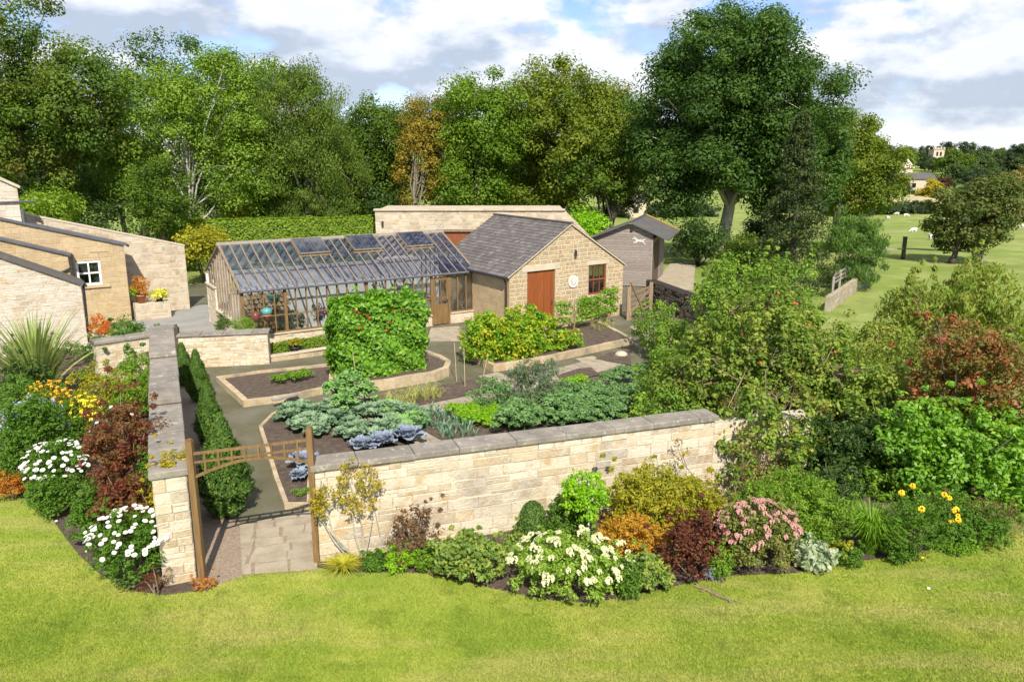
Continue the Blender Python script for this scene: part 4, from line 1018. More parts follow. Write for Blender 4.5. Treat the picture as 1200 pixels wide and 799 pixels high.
cB = D(30,290,33.5)[:2]; hB, qB, oB, eB, sB = house_wall('stone_house', 'tall grey stone gable cut off by the left edge of the picture', 'house', cB, (27,219), (0,207), 5, 1.2, 'house_stone', 55, hr=(.2,.3), lr=(.35,.8), roofmat=None, verge='smooth_stone')
m = MB(); m.tube([qB(5.07,-.05,eB-.9), qB(5.07,-.05,1.5)], .05, 8); m.tube([qB(3.4,-.07,eB-.6), qB(5.6,-.07,eB-.6)], .035, 6); m.build('downpipe', 'lead', hB)
cC = P(155,376); e_, s_ = fit(cC, HA, (151,287), (36,263)); L = 6.
w0 = onp(92,336,cC,HA); w1 = onp(117,305,cC,HA); hw = (L+w0[0], L+w1[0], w0[1]+.02, w1[1]); oC = pt(cC, HA, -L, 0); zC = e_
hC, qC = stone_block('outhouse', 'sandy yellow outhouse with small white four pane window', 'house', oC, HA, L, e_, s_, .9, 'yellow_stone', 61, hole=(hw,), hr=(.2,.26), lr=(.35,.7), roofmat=None, verge='lead')
m = MB(); m.poly([qC(hw[0],.09,hw[2]), qC(hw[1],.09,hw[2]), qC(hw[1],.09,hw[3]), qC(hw[0],.09,hw[3])]); wn = m.build('window', 'window_glass', hC)
m = MB(); fw_ = .09
for a0,a1,b0,b1 in ((hw[0],hw[0]+fw_,hw[2],hw[3]),(hw[1]-fw_,hw[1],hw[2],hw[3]),(hw[0]+fw_,hw[1]-fw_,hw[2],hw[2]+fw_),(hw[0]+fw_,hw[1]-fw_,hw[3]-fw_,hw[3]),((hw[0]+hw[1])/2-.03,(hw[0]+hw[1])/2+.03,hw[2]+fw_,hw[3]-fw_),(hw[0]+fw_,(hw[0]+hw[1])/2-.03,(hw[2]+hw[3])/2-.03,(hw[2]+hw[3])/2+.03),((hw[0]+hw[1])/2+.03,hw[1]-fw_,(hw[2]+hw[3])/2-.03,(hw[2]+hw[3])/2+.03)):
    obox(m, oC, HA, a0, a1, .01, .08, b0, b1)
m.build('frame', 'white_paint', wn)
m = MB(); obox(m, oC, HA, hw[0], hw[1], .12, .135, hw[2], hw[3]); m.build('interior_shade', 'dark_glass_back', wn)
m = MB(); obox(m, oC, HA, hw[0]-.12, hw[1]+.3, -.07, .09, hw[2]-.12, hw[2]-.004); m.build('sill', 'yellow_stone', hC)
m = MB(); obox(m, oC, HA, L-1.35, L-.65, -.004, .02, zC-.35, zC-.22); m.build('air_vent', 'gate_wood', hC)
cD = D(82,318,33.6)[:2]; hD, qD, oD, zD, sD = house_wall('porch', 'small sloping lean-to tucked between tall gable and yellow outhouse', 'porch', cD, (80,299), (36,289), 3.2, .6, 'yellow_stone', 65, hr=(.2,.26), lr=(.35,.7), roofmat=None)
m = MB(); m.tube([qD(3.3,-.08,zD-.05), qD(3.32,-.08,zD-.5), qD(2.3,-.1,zD-.95)], .045, 8); m.tube([qD(3.32,-.08,zD-.4), qD(3.32,-.08,.2)], .045, 8); m.build('downpipe', 'black_iron', hD)
# long sloping wall behind
cE = P(223,362); house_wall('boundary_wall', 'long rough stone wall sloping down to the right behind the outhouse', 'wall', cE, (223,288), (36,251), 10, .45, 'buff_stone', 71, roofmat=None, verge='smooth_stone', ov=.03, rt=.06, hr=(.14,.24), lr=(.25,.6))
# planter plinth with pots
a = P(160,376); garden_wall('stone_plinth', 'squat stone plinth holding potted plants against the sloping wall', a, HA, 1.5, .6, .75, 'buff_stone', cope=False, seed=75)
bx, by = pt(a, HA, .35, .3)
m = MB(); m.lathe((bx,by,.75), [(.02,0),(.16,.01),(.21,.32),(.24,.33),(.24,.38),(.18,.38),(.17,.3)], 18)
tag(m.build('terracotta_pot', 'terracotta', loc=(bx,by,.75), smooth=True), 'orange terracotta pot on the plinth beside the yellow outhouse', 'pot')
m = MB(); m.lathe((*pt(a,HA,1.1,.3),.75), [(.02,0),(.13,.01),(.17,.22),(.19,.24),(.14,.24),(.13,.2)], 16)
tag(m.build('terracotta_pot', 'plastic_black', loc=(*pt(a,HA,1.1,.3),.75), smooth=True), 'small dark pot under the yellow hosta on the plinth', 'pot')
# parked car glimpsed past the greenhouse
def car():
    x, y = -21.3, 55.; root = empty('parked_car', (x,y,0), 'grey-blue parked car glimpsed between hedge and greenhouse gable', 'car')
    m = MB(); prof = [(-2.1,.35),(-2.1,.8),(-1.2,.95),(-.6,1.42),(.9,1.45),(1.7,1.0),(2.1,.9),(2.1,.35)]
    a = [(x+s,y-.85,z) for s,z in prof]; b = [(x+s,y+.85,z) for s,z in prof]; m.poly(a); m.poly(b[::-1])
    for i in range(8): m.poly([a[i], b[i], b[(i+1)%8], a[(i+1)%8]])
    m.build('body', 'blue_metal', root)
    m = MB(); m.poly([(x-1.1,y-.86,.98),(x+1.5,y-.86,1.0),(x+.8,y-.86,1.36),(x-.55,y-.86,1.36)]); m.build('window', 'dark_glass_back', root)
    for s in (-1.3,1.35):
        for t_ in (-.8,.8):
            m = MB(); m.tube([(x+s,y+t_-.1,.32),(x+s,y+t_+.1,.32)], .32, 16); m.build('wheel', 'plastic_black', root)
car()
# ------------------------------------------------------------------ leaf colours
L_ = leafm
L_('oak_bronze', [(.035,.08,.018),(.06,.12,.024),(.10,.165,.03),(.15,.19,.04)], spot=((.20,.12,.025),.54,.5), sc=.16)
L_('ash_green', [(.022,.055,.014),(.038,.085,.018),(.06,.12,.028),(.09,.16,.04)])
L_('bright_green', [(.06,.12,.015),(.10,.185,.02),(.15,.24,.03)]); L_('mid_tree', [(.04,.085,.014),(.07,.13,.018),(.12,.18,.028)])
L_('light_green', [(.075,.15,.022),(.13,.22,.033),(.21,.30,.05)])
L_('olive_tree', [(.05,.095,.018),(.085,.145,.025),(.14,.20,.04)]); L_('gold_tree', [(.12,.12,.025),(.20,.17,.03),(.27,.22,.05)])
L_('tan_olive', [(.07,.09,.022),(.11,.13,.034),(.17,.17,.06)]); L_('yellow_oak', [(.07,.12,.016),(.11,.165,.022),(.18,.21,.035)])
L_('spruce', [(.02,.038,.014),(.038,.062,.02),(.075,.10,.035)], tr=.15); L_('conifer', [(.03,.075,.018),(.06,.125,.026),(.12,.20,.045)], tr=.25)
L_('willow', [(.045,.10,.025),(.075,.15,.035),(.12,.21,.05)]); L_('hawthorn', [(.045,.08,.022),(.08,.115,.032),(.14,.135,.055)])
L_('brown_haw', [(.08,.06,.03),(.13,.09,.045),(.10,.10,.03)]); L_('far_green', [(.05,.085,.025),(.075,.12,.032),(.11,.16,.045)])
L_('far_dark', [(.03,.055,.022),(.045,.075,.028),(.07,.10,.035)]); L_('far_yellow', [(.20,.18,.02),(.30,.26,.03),(.36,.32,.05)])
L_('far_tan', [(.12,.12,.05),(.17,.16,.06),(.2,.2,.08)]); L_('far_purple', [(.03,.012,.018),(.05,.02,.025),(.07,.03,.035)])
L_('hedge', [(.085,.16,.02),(.14,.23,.03),(.21,.30,.045)]); L_('bean_leaf', [(.06,.17,.014),(.11,.26,.02),(.20,.37,.035)], gloss=.5)
L_('apple_leaf', [(.045,.095,.018),(.10,.175,.03),(.19,.27,.055),(.31,.32,.10)], spot=((.20,.17,.06),.55,.4), sc=.9)
L_('apple_fresh', [(.07,.15,.022),(.13,.23,.037),(.22,.33,.06)]); L_('brown_leaf', [(.12,.09,.04),(.18,.14,.05),(.22,.2,.06)])
L_('cherry_leaf', [(.08,.14,.025),(.14,.21,.04),(.22,.28,.065),(.27,.23,.09)]); L_('photinia', [(.07,.11,.02),(.10,.13,.03),(.16,.12,.03),(.30,.09,.06),(.40,.15,.11)], gloss=.5)
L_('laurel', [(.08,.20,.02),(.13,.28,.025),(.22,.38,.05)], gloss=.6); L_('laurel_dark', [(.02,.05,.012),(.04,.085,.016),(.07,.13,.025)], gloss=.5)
L_('yellow_green', [(.16,.19,.02),(.25,.26,.03),(.36,.34,.05)]); L_('gold_leaf', [(.30,.20,.03),(.42,.24,.04),(.35,.28,.05)])
L_('lime_mound', [(.12,.28,.015),(.19,.38,.02),(.27,.46,.04)]); L_('raspberry', [(.07,.19,.02),(.11,.26,.025),(.18,.32,.03),(.34,.37,.035),(.44,.40,.04)])
L_('purple_leaf', [(.06,.02,.02),(.10,.035,.03),(.15,.06,.045),(.09,.07,.03)]); L_('smoke_leaf', [(.12,.03,.03),(.17,.05,.045),(.12,.09,.03),(.22,.10,.08)])
L_('brown_purple', [(.10,.06,.045),(.14,.085,.06),(.19,.13,.08)]); L_('feather', [(.08,.17,.022),(.13,.235,.03),(.20,.31,.05)])
L_('blue_green', [(.085,.15,.075),(.15,.235,.125),(.27,.37,.22)], gloss=.1, tr=.2); L_('kale_leaf', [(.075,.165,.05),(.14,.26,.08),(.24,.38,.14)], gloss=.1, tr=.25)
L_('cabbage_green', [(.10,.22,.05),(.17,.32,.08),(.27,.43,.14)], tr=.2); L_('cabbage_purple', [(.15,.18,.24),(.23,.27,.33),(.33,.37,.42)], tr=.12)
L_('leek_leaf', [(.09,.19,.10),(.15,.27,.15),(.24,.37,.23)], tr=.25); L_('parsley', [(.12,.28,.015),(.18,.36,.02),(.26,.44,.04)])
L_('dry_leaf', [(.14,.21,.08),(.24,.30,.13),(.42,.38,.22)]); L_('grey_green', [(.10,.15,.08),(.16,.21,.11),(.23,.27,.15)])
L_('phormium_leaf', [(.12,.18,.06),(.20,.27,.10),(.34,.38,.18)], gloss=.5); L_('sedge', [(.25,.28,.03),(.36,.36,.05),(.44,.42,.08)])
L_('variegated', [(.25,.33,.16),(.42,.48,.3),(.6,.62,.45)]); L_('hosta_yellow', [(.4,.45,.06),(.5,.52,.12),(.6,.6,.25)])
L_('border_green', [(.05,.12,.018),(.08,.17,.025),(.12,.22,.04)]); L_('orange_foliage', [(.30,.12,.03),(.42,.17,.04),(.30,.24,.04)])
L_('alchemilla', [(.10,.17,.05),(.15,.24,.07),(.22,.31,.09),(.36,.32,.05)]); L_('red_bloom', [(.4,.10,.03),(.5,.16,.04),(.35,.2,.05)])
L_('climber_leaf', [(.20,.21,.02),(.30,.27,.03),(.38,.30,.05)]); L_('sedum_leaf', [(.14,.24,.04),(.20,.32,.06),(.28,.40,.10)])
L_('weed_green', [(.08,.18,.02),(.14,.27,.03),(.2,.34,.05)]); L_('pink_mix', [(.10,.15,.04),(.16,.2,.06),(.24,.2,.1)])
# ------------------------------------------------------------------ background trees
def T_(name, label, base, boxes, y, mat, leaf=.3, n=150, per=130, rc=1.15, r0=.35, **k):
    bx, by, bz = base
    leaf *= .78; per = int(per*1.85)
    E = [V(b[0], b[1]+(b[3]-b[1])*.04, b[2], b[3], yy) for (b, yy) in [(b[:4], b[4] if len(b) > 4 else y) for b in boxes]]
    return tree(name, label, 'tree', (bx, by, bz), E, mat, leaf, n, per, rc, r0, **k)
def gb(px, y): a = D(px, 300, y); return (a[0], y, ground(a[0], y))
T_('oak_tree', 'tall dense oak with bronze patches at the far left edge', gb(30,50), [(-90,-10,70,150),(-70,60,120,255),(40,40,138,190)], 50, 'oak_bronze', .26, 260, 170, 1.25, .5, bark='dark_bark', inner=.2)
T_('ash_tree', 'airy dark green ash rising behind the light green tree', gb(170,70), [(125,32,250,160),(140,90,300,250)], 72, 'ash_green', .3, 150, 110, 1.5, .4)
T_('maple_tree', 'light green open tree showing pale forked trunks behind the hedge', gb(225,54), [(122,75,235,200),(200,55,300,190),(235,120,330,250),(130,150,200,255)], 54, 'light_green', .24, 230, 105, 1.0, .24, bark='pale_bark', nl=30, twig=110, inner=.6)
T_('maple_tree', 'fresh green tree with fine top left of the weeping tree', gb(300,62), [(240,58,345,180),(260,120,360,255)], 63, 'bright_green', .27, 170, 120, 1.2, .35, bark='pale_bark')
T_('weeping_tree', 'broad olive green weeping tree in the middle of the left woods', gb(365,56), [(290,72,402,200),(310,130,420,272)], 56, 'olive_tree', .24, 240, 130, 1.0, .35, droop=(0,0,-1.1), asp=.35)
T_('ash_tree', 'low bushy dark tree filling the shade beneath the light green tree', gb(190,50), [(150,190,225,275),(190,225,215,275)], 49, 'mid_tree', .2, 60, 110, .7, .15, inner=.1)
T_('beech_tree', 'green rounded tree right of the weeping tree', gb(430,62), [(392,118,500,215),(400,150,470,265)], 64, 'mid_tree', .26, 170, 120, 1.15, .3)
T_('rowan_tree', 'golden orange autumn tree in front of the woods', gb(480,58), [(462,135,528,250),(470,112,520,180)], 60, 'gold_tree', .22, 90, 90, .8, .2, inner=.4)
T_('larch_tree', 'tan topped slim tree behind the golden tree', gb(515,75), [(488,108,548,190)], 76, 'tan_olive', .3, 60, 80, 1.1, .25)
T_('lime_tree', 'bright green rounded tree between golden and brownish trees', gb(560,60), [(508,88,620,200),(505,150,600,262)], 61, 'bright_green', .26, 200, 130, 1.1, .35, bark='dark_bark')
T_('sycamore_tree', 'wide olive brown sycamore behind the stone barn', gb(655,64), [(570,74,740,210),(600,110,765,225),(590,180,700,262)], 64, 'yellow_oak', .3, 330, 130, 1.25, .45, bark='dark_bark', inner=.3)
T_('sycamore_tree', 'thin brown leaved tree leaning beside the big ash', gb(700,66), [(655,95,770,200),(690,150,775,245)], 67, 'tan_olive', .27, 150, 90, 1.0, .3, bark='dark_bark', lean=1.5, inner=.5)
T_('sycamore_tree', 'dark shaded tree with bare leaning trunk left of the stable roof', gb(708,60), [(650,170,760,235)], 61, 'mid_tree', .27, 70, 80, .9, .25, bark='dark_bark', lean=1.2, inner=.4)
bg = P(848,300)
T_('ash_tree', 'huge dark green ash tree with straight pale trunk above the stable', (bg[0],bg[1],ground(*bg)), [(770,8,945,150),(745,60,880,220),(830,60,985,215),(746,140,828,250),(870,150,990,252),(790,130,940,222)], 57, 'ash_green', .27, 640, 180, 1.2, .5, bark='pale_bark', topf=.75, nl=34, twig=120, inner=.35)
T_('oak_tree', 'yellow green oak at the right shoulder of the big ash', gb(975,64), [(935,118,1036,250),(950,150,1060,262)], 66, 'yellow_oak', .26, 190, 130, 1.0, .35, bark='dark_bark')
T_('oak_tree', 'low dark crooked tree with orange shade below the big ash', gb(890,56), [(868,248,928,300)], 60, 'laurel_dark', .22, 60, 90, .8, .2, bark='dark_bark')
# spruce: tiers of drooping boughs
def spruce():
    b = P(925,345); y = b[1]; k = PX(y); H = D(925,135,y)[2]; root = empty('spruce_tree', (b[0],y,0), 'tall narrow dark spruce with drooping boughs in front of the big ash', 'tree')
    cen = []; rad = []
    for i in range(190):
        t = R.uniform(0,1)**.8; z = .8+(H-.8)*t; rr = (48*k)*(1-t)**.75*R.uniform(.45,1.05); a = R.uniform(0,2*math.pi)
        cen.append((b[0]+rr*math.cos(a), y+rr*math.sin(a), z-.25*rr)); rad.append(.35+.35*(1-t))
    Q, rn = clump_leaves(np.array(cen), np.array(rad), 110, .17, .4, flat=.6, droop=(0,0,-.8)); link('crown', quads('crown', Q-np.array((b[0],y,0)), rn), 'spruce', root)
    m = MB(); m.tube([(b[0],y,0),(b[0],y,H*.5),(b[0],y,H*.97)], [.22,.13,.03], 8)
    for c in cen[::4]: m.tube([(b[0],y,c[2]+.3),c], [.035,.012], 4)
    m.build('trunk', 'dark_bark', root)
spruce()
# woodland mass behind, individual trees from three prototypes
def proto(name, mat, rx, rz, h, n, per, leaf, rc, bark='dark_bark', r0=.35, low=-1., inner=.3):
    return tree(name, '', 'tree', (0,0,0), [(0,0,h-rz,rx,rx,rz),(rx*.3,0,h-rz*1.25,rx*.8,rx*.8,rz*.75)], mat, leaf, n, per, rc, r0, bark=bark, low=low, inner=inner)
pA = proto('woodland_tree','mid_tree',5.2,5.5,15,150,100,.36,1.5); pB = proto('woodland_tree','ash_green',4.6,6,16,140,100,.36,1.5); pC = proto('woodland_tree','olive_tree',4.8,5,13,140,100,.36,1.4)
woods = [(-60,70,pA,'dark green tree at the extreme left of the woodland edge'),(20,78,pB,'deep green tree filling the gap right of the bronze oak'),(95,62,pB,'dark shaded tree behind the yellow outhouse'),(150,84,pA,'background tree between ash and light green tree'),(215,80,pC,'olive background tree behind the pale forked trunks'),(270,72,pB,'dark tree filling the wood behind the clipped hedge'),(330,84,pA,'background tree behind the weeping tree'),(395,74,pB,'dark tree behind and right of the weeping tree'),(440,84,pC,'olive background tree left of the golden tree'),(535,82,pA,'background tree right of the golden tree'),(590,76,pB,'dark tree behind the bright rounded tree'),(640,86,pA,'background tree behind the wide sycamore'),(60,90,pC,'far olive tree deep in the left woods'),(0,60,pA,'shaded tree behind the tall grey gable')]
for i, (px, y, p, lab) in enumerate(woods):
    x, _, z = gb(px, y); s = R.uniform(.72,.86); inst(p, (x,y,z), R.uniform(0,6), (s,s,s*.9), lab, 'trees of the wood behind the garden')
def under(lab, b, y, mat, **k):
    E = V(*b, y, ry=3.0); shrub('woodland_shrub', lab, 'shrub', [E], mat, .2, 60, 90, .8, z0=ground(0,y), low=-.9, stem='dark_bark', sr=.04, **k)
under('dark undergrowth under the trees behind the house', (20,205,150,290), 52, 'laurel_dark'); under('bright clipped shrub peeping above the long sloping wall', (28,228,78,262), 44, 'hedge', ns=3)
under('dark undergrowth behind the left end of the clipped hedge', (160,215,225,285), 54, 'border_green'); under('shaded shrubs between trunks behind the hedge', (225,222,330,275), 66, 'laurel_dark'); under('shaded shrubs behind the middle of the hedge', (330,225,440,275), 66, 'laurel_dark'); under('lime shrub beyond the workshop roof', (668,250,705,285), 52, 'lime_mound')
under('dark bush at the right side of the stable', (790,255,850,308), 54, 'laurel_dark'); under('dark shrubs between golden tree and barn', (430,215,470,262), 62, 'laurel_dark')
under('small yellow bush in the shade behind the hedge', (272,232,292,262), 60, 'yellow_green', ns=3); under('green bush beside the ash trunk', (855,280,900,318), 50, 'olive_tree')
# willow bush
E = V(958,255,1040,345,44, ry=1.8); shrub('willow_bush', 'feathery upright willow bush beside the field fence', 'shrub', [E, V(975,250,1030,300,44,1.2)], 'willow', .2, 150, 90, .45, stem='dark_bark', asp=.22, droop=(0,0,1.3), low=-.9, sr=.02)
# hawthorn in the field
hx, hy, hz = PT(1115,309); r_ = tree('hawthorn_tree', 'lone rounded hawthorn with brownish right side standing in the field', 'tree', (hx,hy,hz), [V(1092,212,1175,300,hy), V(1130,205,1190,285,hy)], 'hawthorn', .22, 170, 110, .75, .22, bark='dark_bark', inner=.35, topf=.6)
# ------------------------------------------------------------------ far countryside
fA = proto('far_tree','far_green',5,5,11,60,60,.75,1.6); fB = proto('far_tree','far_dark',5,5.5,12,60,60,.75,1.6); fC = proto('far_tree','far_yellow',3.2,2.8,6,30,50,.6,1.1,low=-1); fD = proto('far_tree','far_tan',5,4.5,10,60,60,.75,1.6); fE = proto('far_tree','far_purple',2.6,3,6.5,30,50,.6,1.1); fF = proto('far_tree','mid_tree',5,5,11,60,60,.75,1.6)
hd = proto('far_hedge','far_dark',4,1.8,3.2,40,70,.5,1.0, r0=.15); hb = proto('far_hedge','brown_haw',4,2.2,4.2,40,70,.5,1.0, r0=.15)
far = []; q = random.Random(4)
def farplace(p, px, y, sc, lab): 
    x = D(px, 200, y)[0]; inst(p, (x, y, ground(x, y)), q.uniform(0,6), sc, lab, 'trees of the far valley')
names = {id(fA):'green',id(fB):'dark',id(fD):'tan',id(fF):'bright'}
lbl = lambda k, where: f'{k} tree {where}'
rows = [(470,[1040,1062,1084,1106,1128,1150,1172,1194,1216],1.0,'on the skyline ridge'),(400,[1035,1058,1078,1120,1146,1168,1190,1212],.9,'on the slope beside the church tower'),(330,[1028,1048,1114,1132,1154,1176,1200],.92,'below the church tower'),(260,[1022,1046,1120,1142,1166,1190,1214],.72,'near the village roofs'),(200,[1010,1034,1146,1168,1192,1216],.62,'at the far edge of the sheep field')]
side = ['far left','left of centre','in the middle','right of centre','towards the right','near the right edge','at the right edge','at the far right','beyond the right edge']
for y, pxs, sc, wh in rows:
    for j, px in enumerate(pxs):
        p, kk = q.choice([(fA,'green'),(fB,'dark'),(fF,'bright green'),(fD,'tan')] if y < 450 else [(fB,'dark'),(fA,'green')]); s = sc*q.uniform(.85,1.15)
        farplace(p, px, y+q.uniform(-12,12), (s*1.15,s*1.15,s), f'{kk} tree {wh}, {side[j]}')
for j, px in enumerate(range(560,1010,26)): farplace(q.choice([fA,fB,fD]), px, q.uniform(330,420), .8, f'far tree seen through gaps above the barn, {("first second third fourth fifth sixth seventh eighth ninth tenth eleventh twelfth thirteenth fourteenth fifteenth sixteenth seventeenth eighteenth").split()[j]} from left')
for j, (px, yy) in enumerate(((1084,372),(1093,360),(1104,366),(1113,374))): farplace(q.choice([fA,fB]), px, yy, (.75,.75,.62), 'dark tree around the foot of the church tower, %s from the left' % ['first','second','third','fourth'][j])
farplace(fC, 1088, 190, 1.0, 'yellow bush in front of the village roofs'); farplace(fE, 1103, 215, 1.0, 'dark purple tree right of the village roofs'); farplace(fB, 1056, 205, .55, 'dark rounded tree left of the yellow bush')
for j, px in enumerate([990,1012,1032,1050,1068,1086]): farplace(hd, px, 158+j, (1.1,1,.75), 'dark hedge clump along the far field edge, %s from the left' % ['first','second','third','fourth','fifth','sixth'][j])
for j, px in enumerate([1150,1172,1194,1214]): farplace(hb, px, 140+j, (1.1,1,1.), 'brown hedge clump at the right of the field, %s from the left' % ['first','second','third','fourth'][j])
for j, px in enumerate([640,680,720,775,820,1000]): farplace(hd, px, 150+j, (1.2,1,.8), 'hedge clump behind the field seen past the barn, %s from the left' % ['first','second','third','fourth','fifth','sixth'][j])
m = MB(); a = D(1060,236,185); zz = ground(*a[:2]); 
for i in range(3): m.lathe((a[0]-6+i*5, a[1]+i, zz-.6), [(6.5,0),(5.5,1.2),(3.4,2.1),(.4,2.6)], 18)
tag(m.build('bank', 'dry_bank' if 'dry_bank' in MAT else 'moss', loc=(a[0],a[1],zz), smooth=True), kind='structure')
def house(name, label, px0, px1, pytop, pyeave, pybase, y, wall, roof, along=True):
    a, b = D(px0, pybase, y), D(px1, pybase, y); e = D(px0, pyeave, y)[2]; tp = D(px0, pytop, y)[2]; z0 = min(a[2], ground(a[0],y))-.5; w_ = 7.
    root = empty(name, (a[0], y, z0), label, 'house'); m = MB(); x0, x1 = a[0], b[0]
    m.hexa([(x0,y,z0),(x1,y,z0),(x1,y+w_,z0),(x0,y+w_,z0)], [(x0,y,e),(x1,y,e),(x1,y+w_,e),(x0,y+w_,e)]); m.build('wall', wall, root)
    m = MB(); m.poly([(x0-.4,y-.4,e),(x1+.4,y-.4,e),(x1,y+w_/2,tp),(x0,y+w_/2,tp)]); m.poly([(x1+.4,y+w_+.4,e),(x0-.4,y+w_+.4,e),(x0,y+w_/2,tp),(x1,y+w_/2,tp)]); m.poly([(x0,y,e+.01),(x0,y+w_/2,tp-.02),(x0,y+w_,e+.01)]); m.poly([(x1,y,e+.01),(x1,y+w_/2,tp-.02),(x1,y+w_,e+.01)]); m.build('roof', roof, root)
    n = max(1, int((x1-x0)/3.2))
    for i in range(n):
        for zf in ((.35,.7) if e-z0 > 5 else (.55,)):
            m = MB(); xx = x0+(i+.5)*(x1-x0)/n; m.box((xx,y-.03,z0+(e-z0)*zf),(1.0,.06,1.1)); m.build('window', 'dark_glass_back', root)
    m = MB(); m.box((x0+1.2,y+w_/2,tp+.3),(.9,.7,1.4)); m.build('chimney', wall, root)
house('village_house', 'long grey roofed house below the church across the field', 1062,1095,203,210,224,215,'buff_stone','far_roof' if 'far_roof' in MAT else 'felt_roof')
house('village_house', 'small pale gabled house left of the long grey roof', 1052,1068,186,197,214,235,'buff_stone','smooth_stone')
house('village_house', 'pale farmhouse glimpsed between trunks beside the stable roof', 733,757,226,236,250,150,'smooth_stone','felt_roof')
def church():
    a = D(1093.5,186,390); b = D(1106,186,390); tp = D(1100,175,390)[2]; x0, x1 = a[0], b[0]; y = 390.; z0 = ground(x0,y); w_ = x1-x0
    root = empty('church_tower', (x0,y,z0), 'square pale church tower rising above the village trees', 'church'); m = MB(); m.box(((x0+x1)/2,y+w_/2,(z0+tp)/2),(w_,w_,tp-z0)); m.build('tower', 'smooth_stone', root)
    m = MB(); m.box(((x0+x1)/2,y+w_/2,tp-.1),(w_+.5,w_+.5,.3))
    for i in range(4):
        for sx in (0,1):
            for sy in (0,1):
                m.box((x0+.35+i*(w_-.7)/3, y+sy*w_, tp+.35),(.8,.5,.8)) if sx else m.box((x0+(i>1)*w_, y+.35+(i%2+1)*(w_-.7)/3, tp+.36),(.5,.8,.8))
    m.build('parapet', 'smooth_stone', root)
    for dx in (.33,.67): m = MB(); m.box((x0+w_*dx,y-.03,tp-2.2),(.9,.06,1.9)); m.build('belfry_window', 'dark_glass_back', root)
church()
# ------------------------------------------------------------------ sheep
def sheep():
    root = empty('sheep', (0,0,0), '', 'sheep', 'sheep grazing in the field')
    sp = bpy.data.meshes.new('body'); vs = [(-.5,0,.55),(-.25,0,.62),(.1,0,.62),(.42,0,.6),(.62,0,.52),(.8,0,.28),(.88,0,.16),(-.38,.13,.3),(-.38,.13,.02),(-.38,-.13,.3),(-.38,-.13,.02),(.36,.13,.3),(.36,.13,.02),(.36,-.13,.3),(.36,-.13,.02)]
    es = [(0,1),(1,2),(2,3),(3,4),(4,5),(5,6),(0,7),(7,8),(0,9),(9,10),(3,11),(11,12),(3,13),(13,14)]
    sp.from_pydata(vs, es, []); o = bpy.data.objects.new('body', sp); C.objects.link(o); o.parent = root; sp.materials.append(MAT['sheep_wool'])
    mo = o.modifiers.new('s','SKIN'); rr = [.25,.29,.3,.25,.15,.1,.055,.09,.04,.09,.04,.08,.04,.08,.04]
    for i, v in enumerate(sp.skin_vertices[0].data): v.radius = (rr[i], rr[i]); v.use_root = (i == 1)
    o.modifiers.new('d','SUBSURF').levels = 1
    dg = bpy.context.evaluated_depsgraph_get(); me = bpy.data.meshes.new_from_object(o.evaluated_get(dg)); o.modifiers.clear(); o.data = me; me.name = 'body'
    for s in (-1,1): m = MB(); m.box((.72,s*.11,.43),(.05,.12,.05)); m.build('ear', 'sheep_wool', root)
    return root
sh = sheep()
spots = [(1003,256,'white sheep behind the top of the willow bush'),(1013,257,'second white sheep above the willow bush'),(1040,256,'large pale sheep in the middle of the far field'),(1051,251,'small far sheep near the hedge above the middle of the field'),(1062,253,'far sheep nearest the yellow bush'),(1070,271,'sheep standing alone nearest the left of the hawthorn crown'),(1037,297,'sheep beside the right side of the willow bush'),(1093,280,'sheep half hidden behind the hawthorn'),(1158,259,'sheep just right of the hawthorn crown'),(1166,262,'sheep lying in the row right of the hawthorn'),(1177,263,'middle sheep of the row right of the hawthorn'),(1183,261,'sheep furthest right in the row by the brown hedge'),(1196,266,'sheep at the right edge of the field'),(1145,303,'sheep standing under the hawthorn')]
for i, (a, b, lab) in enumerate(spots): x, y, z = PT(a, b+1.5); inst(sh, (x,y,z-.02), [0,3.1,.4,2.7,5.8,3.5,1.1][i % 7], .74, lab)
# ------------------------------------------------------------------ hedges and clipped conifers
def boxleaves(x0, y0, x1, y1, th, h, z0, n, leaf, ang_j=.5, bulge=.12):
    L = math.hypot(x1-x0, y1-y0); u = np.array([(x1-x0)/L, (y1-y0)/L, 0]); v = np.array([-u[1], u[0], 0]); f = R.uniform(0,1,n)
    A = np.array([L*h, L*h, L*th, th*h, th*h]); A = A/A.sum(); c = R.choice(5, size=n, p=A)
    s = R.uniform(0,L,n); t_ = R.uniform(0,th,n); z = R.uniform(0,h,n)**1.0; N = np.zeros((n,3))
    for k, (arr, val, nn) in enumerate(((t_,0,-v),(t_,th,v),(z,h,np.array([0,0,1])),(s,0,-u),(s,L,u))): arr[c==k] = val; N[c==k] = nn
    bump = bulge*(np.sin(s*3.1+z*2.3)*np.cos(z*4.1+s*1.3+t_*3))
    Pt = np.array([x0,y0,z0])+u*s[:,None]+v*t_[:,None]+np.array([0,0,1])*z[:,None]+N*(bump+R.uniform(-leaf*1.2,leaf*.6,n))[:,None]
    NN = unit(N*1.0+np.array([0,0,.35])+R.normal(size=(n,3))*ang_j)
    return leafquads(Pt, NN, leaf, .65), R.uniform(0,1,n)
def hedge(name, label, a, b, th, h, n, leaf, mat, cat='hedge', z0=0., core=.12, bulge=.06):
    root = empty(name, (a[0],a[1],z0), label, cat); Q, rn = boxleaves(*a, *b, th, h, z0, n, leaf, bulge=bulge)
    link('foliage', quads('foliage', Q-np.array((a[0],a[1],z0)), rn), mat, root)
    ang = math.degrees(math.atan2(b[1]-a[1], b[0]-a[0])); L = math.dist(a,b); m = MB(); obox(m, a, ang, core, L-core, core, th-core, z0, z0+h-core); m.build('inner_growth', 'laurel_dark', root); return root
ha = (-22.6,51.); hb_ = (-9.4,54.)
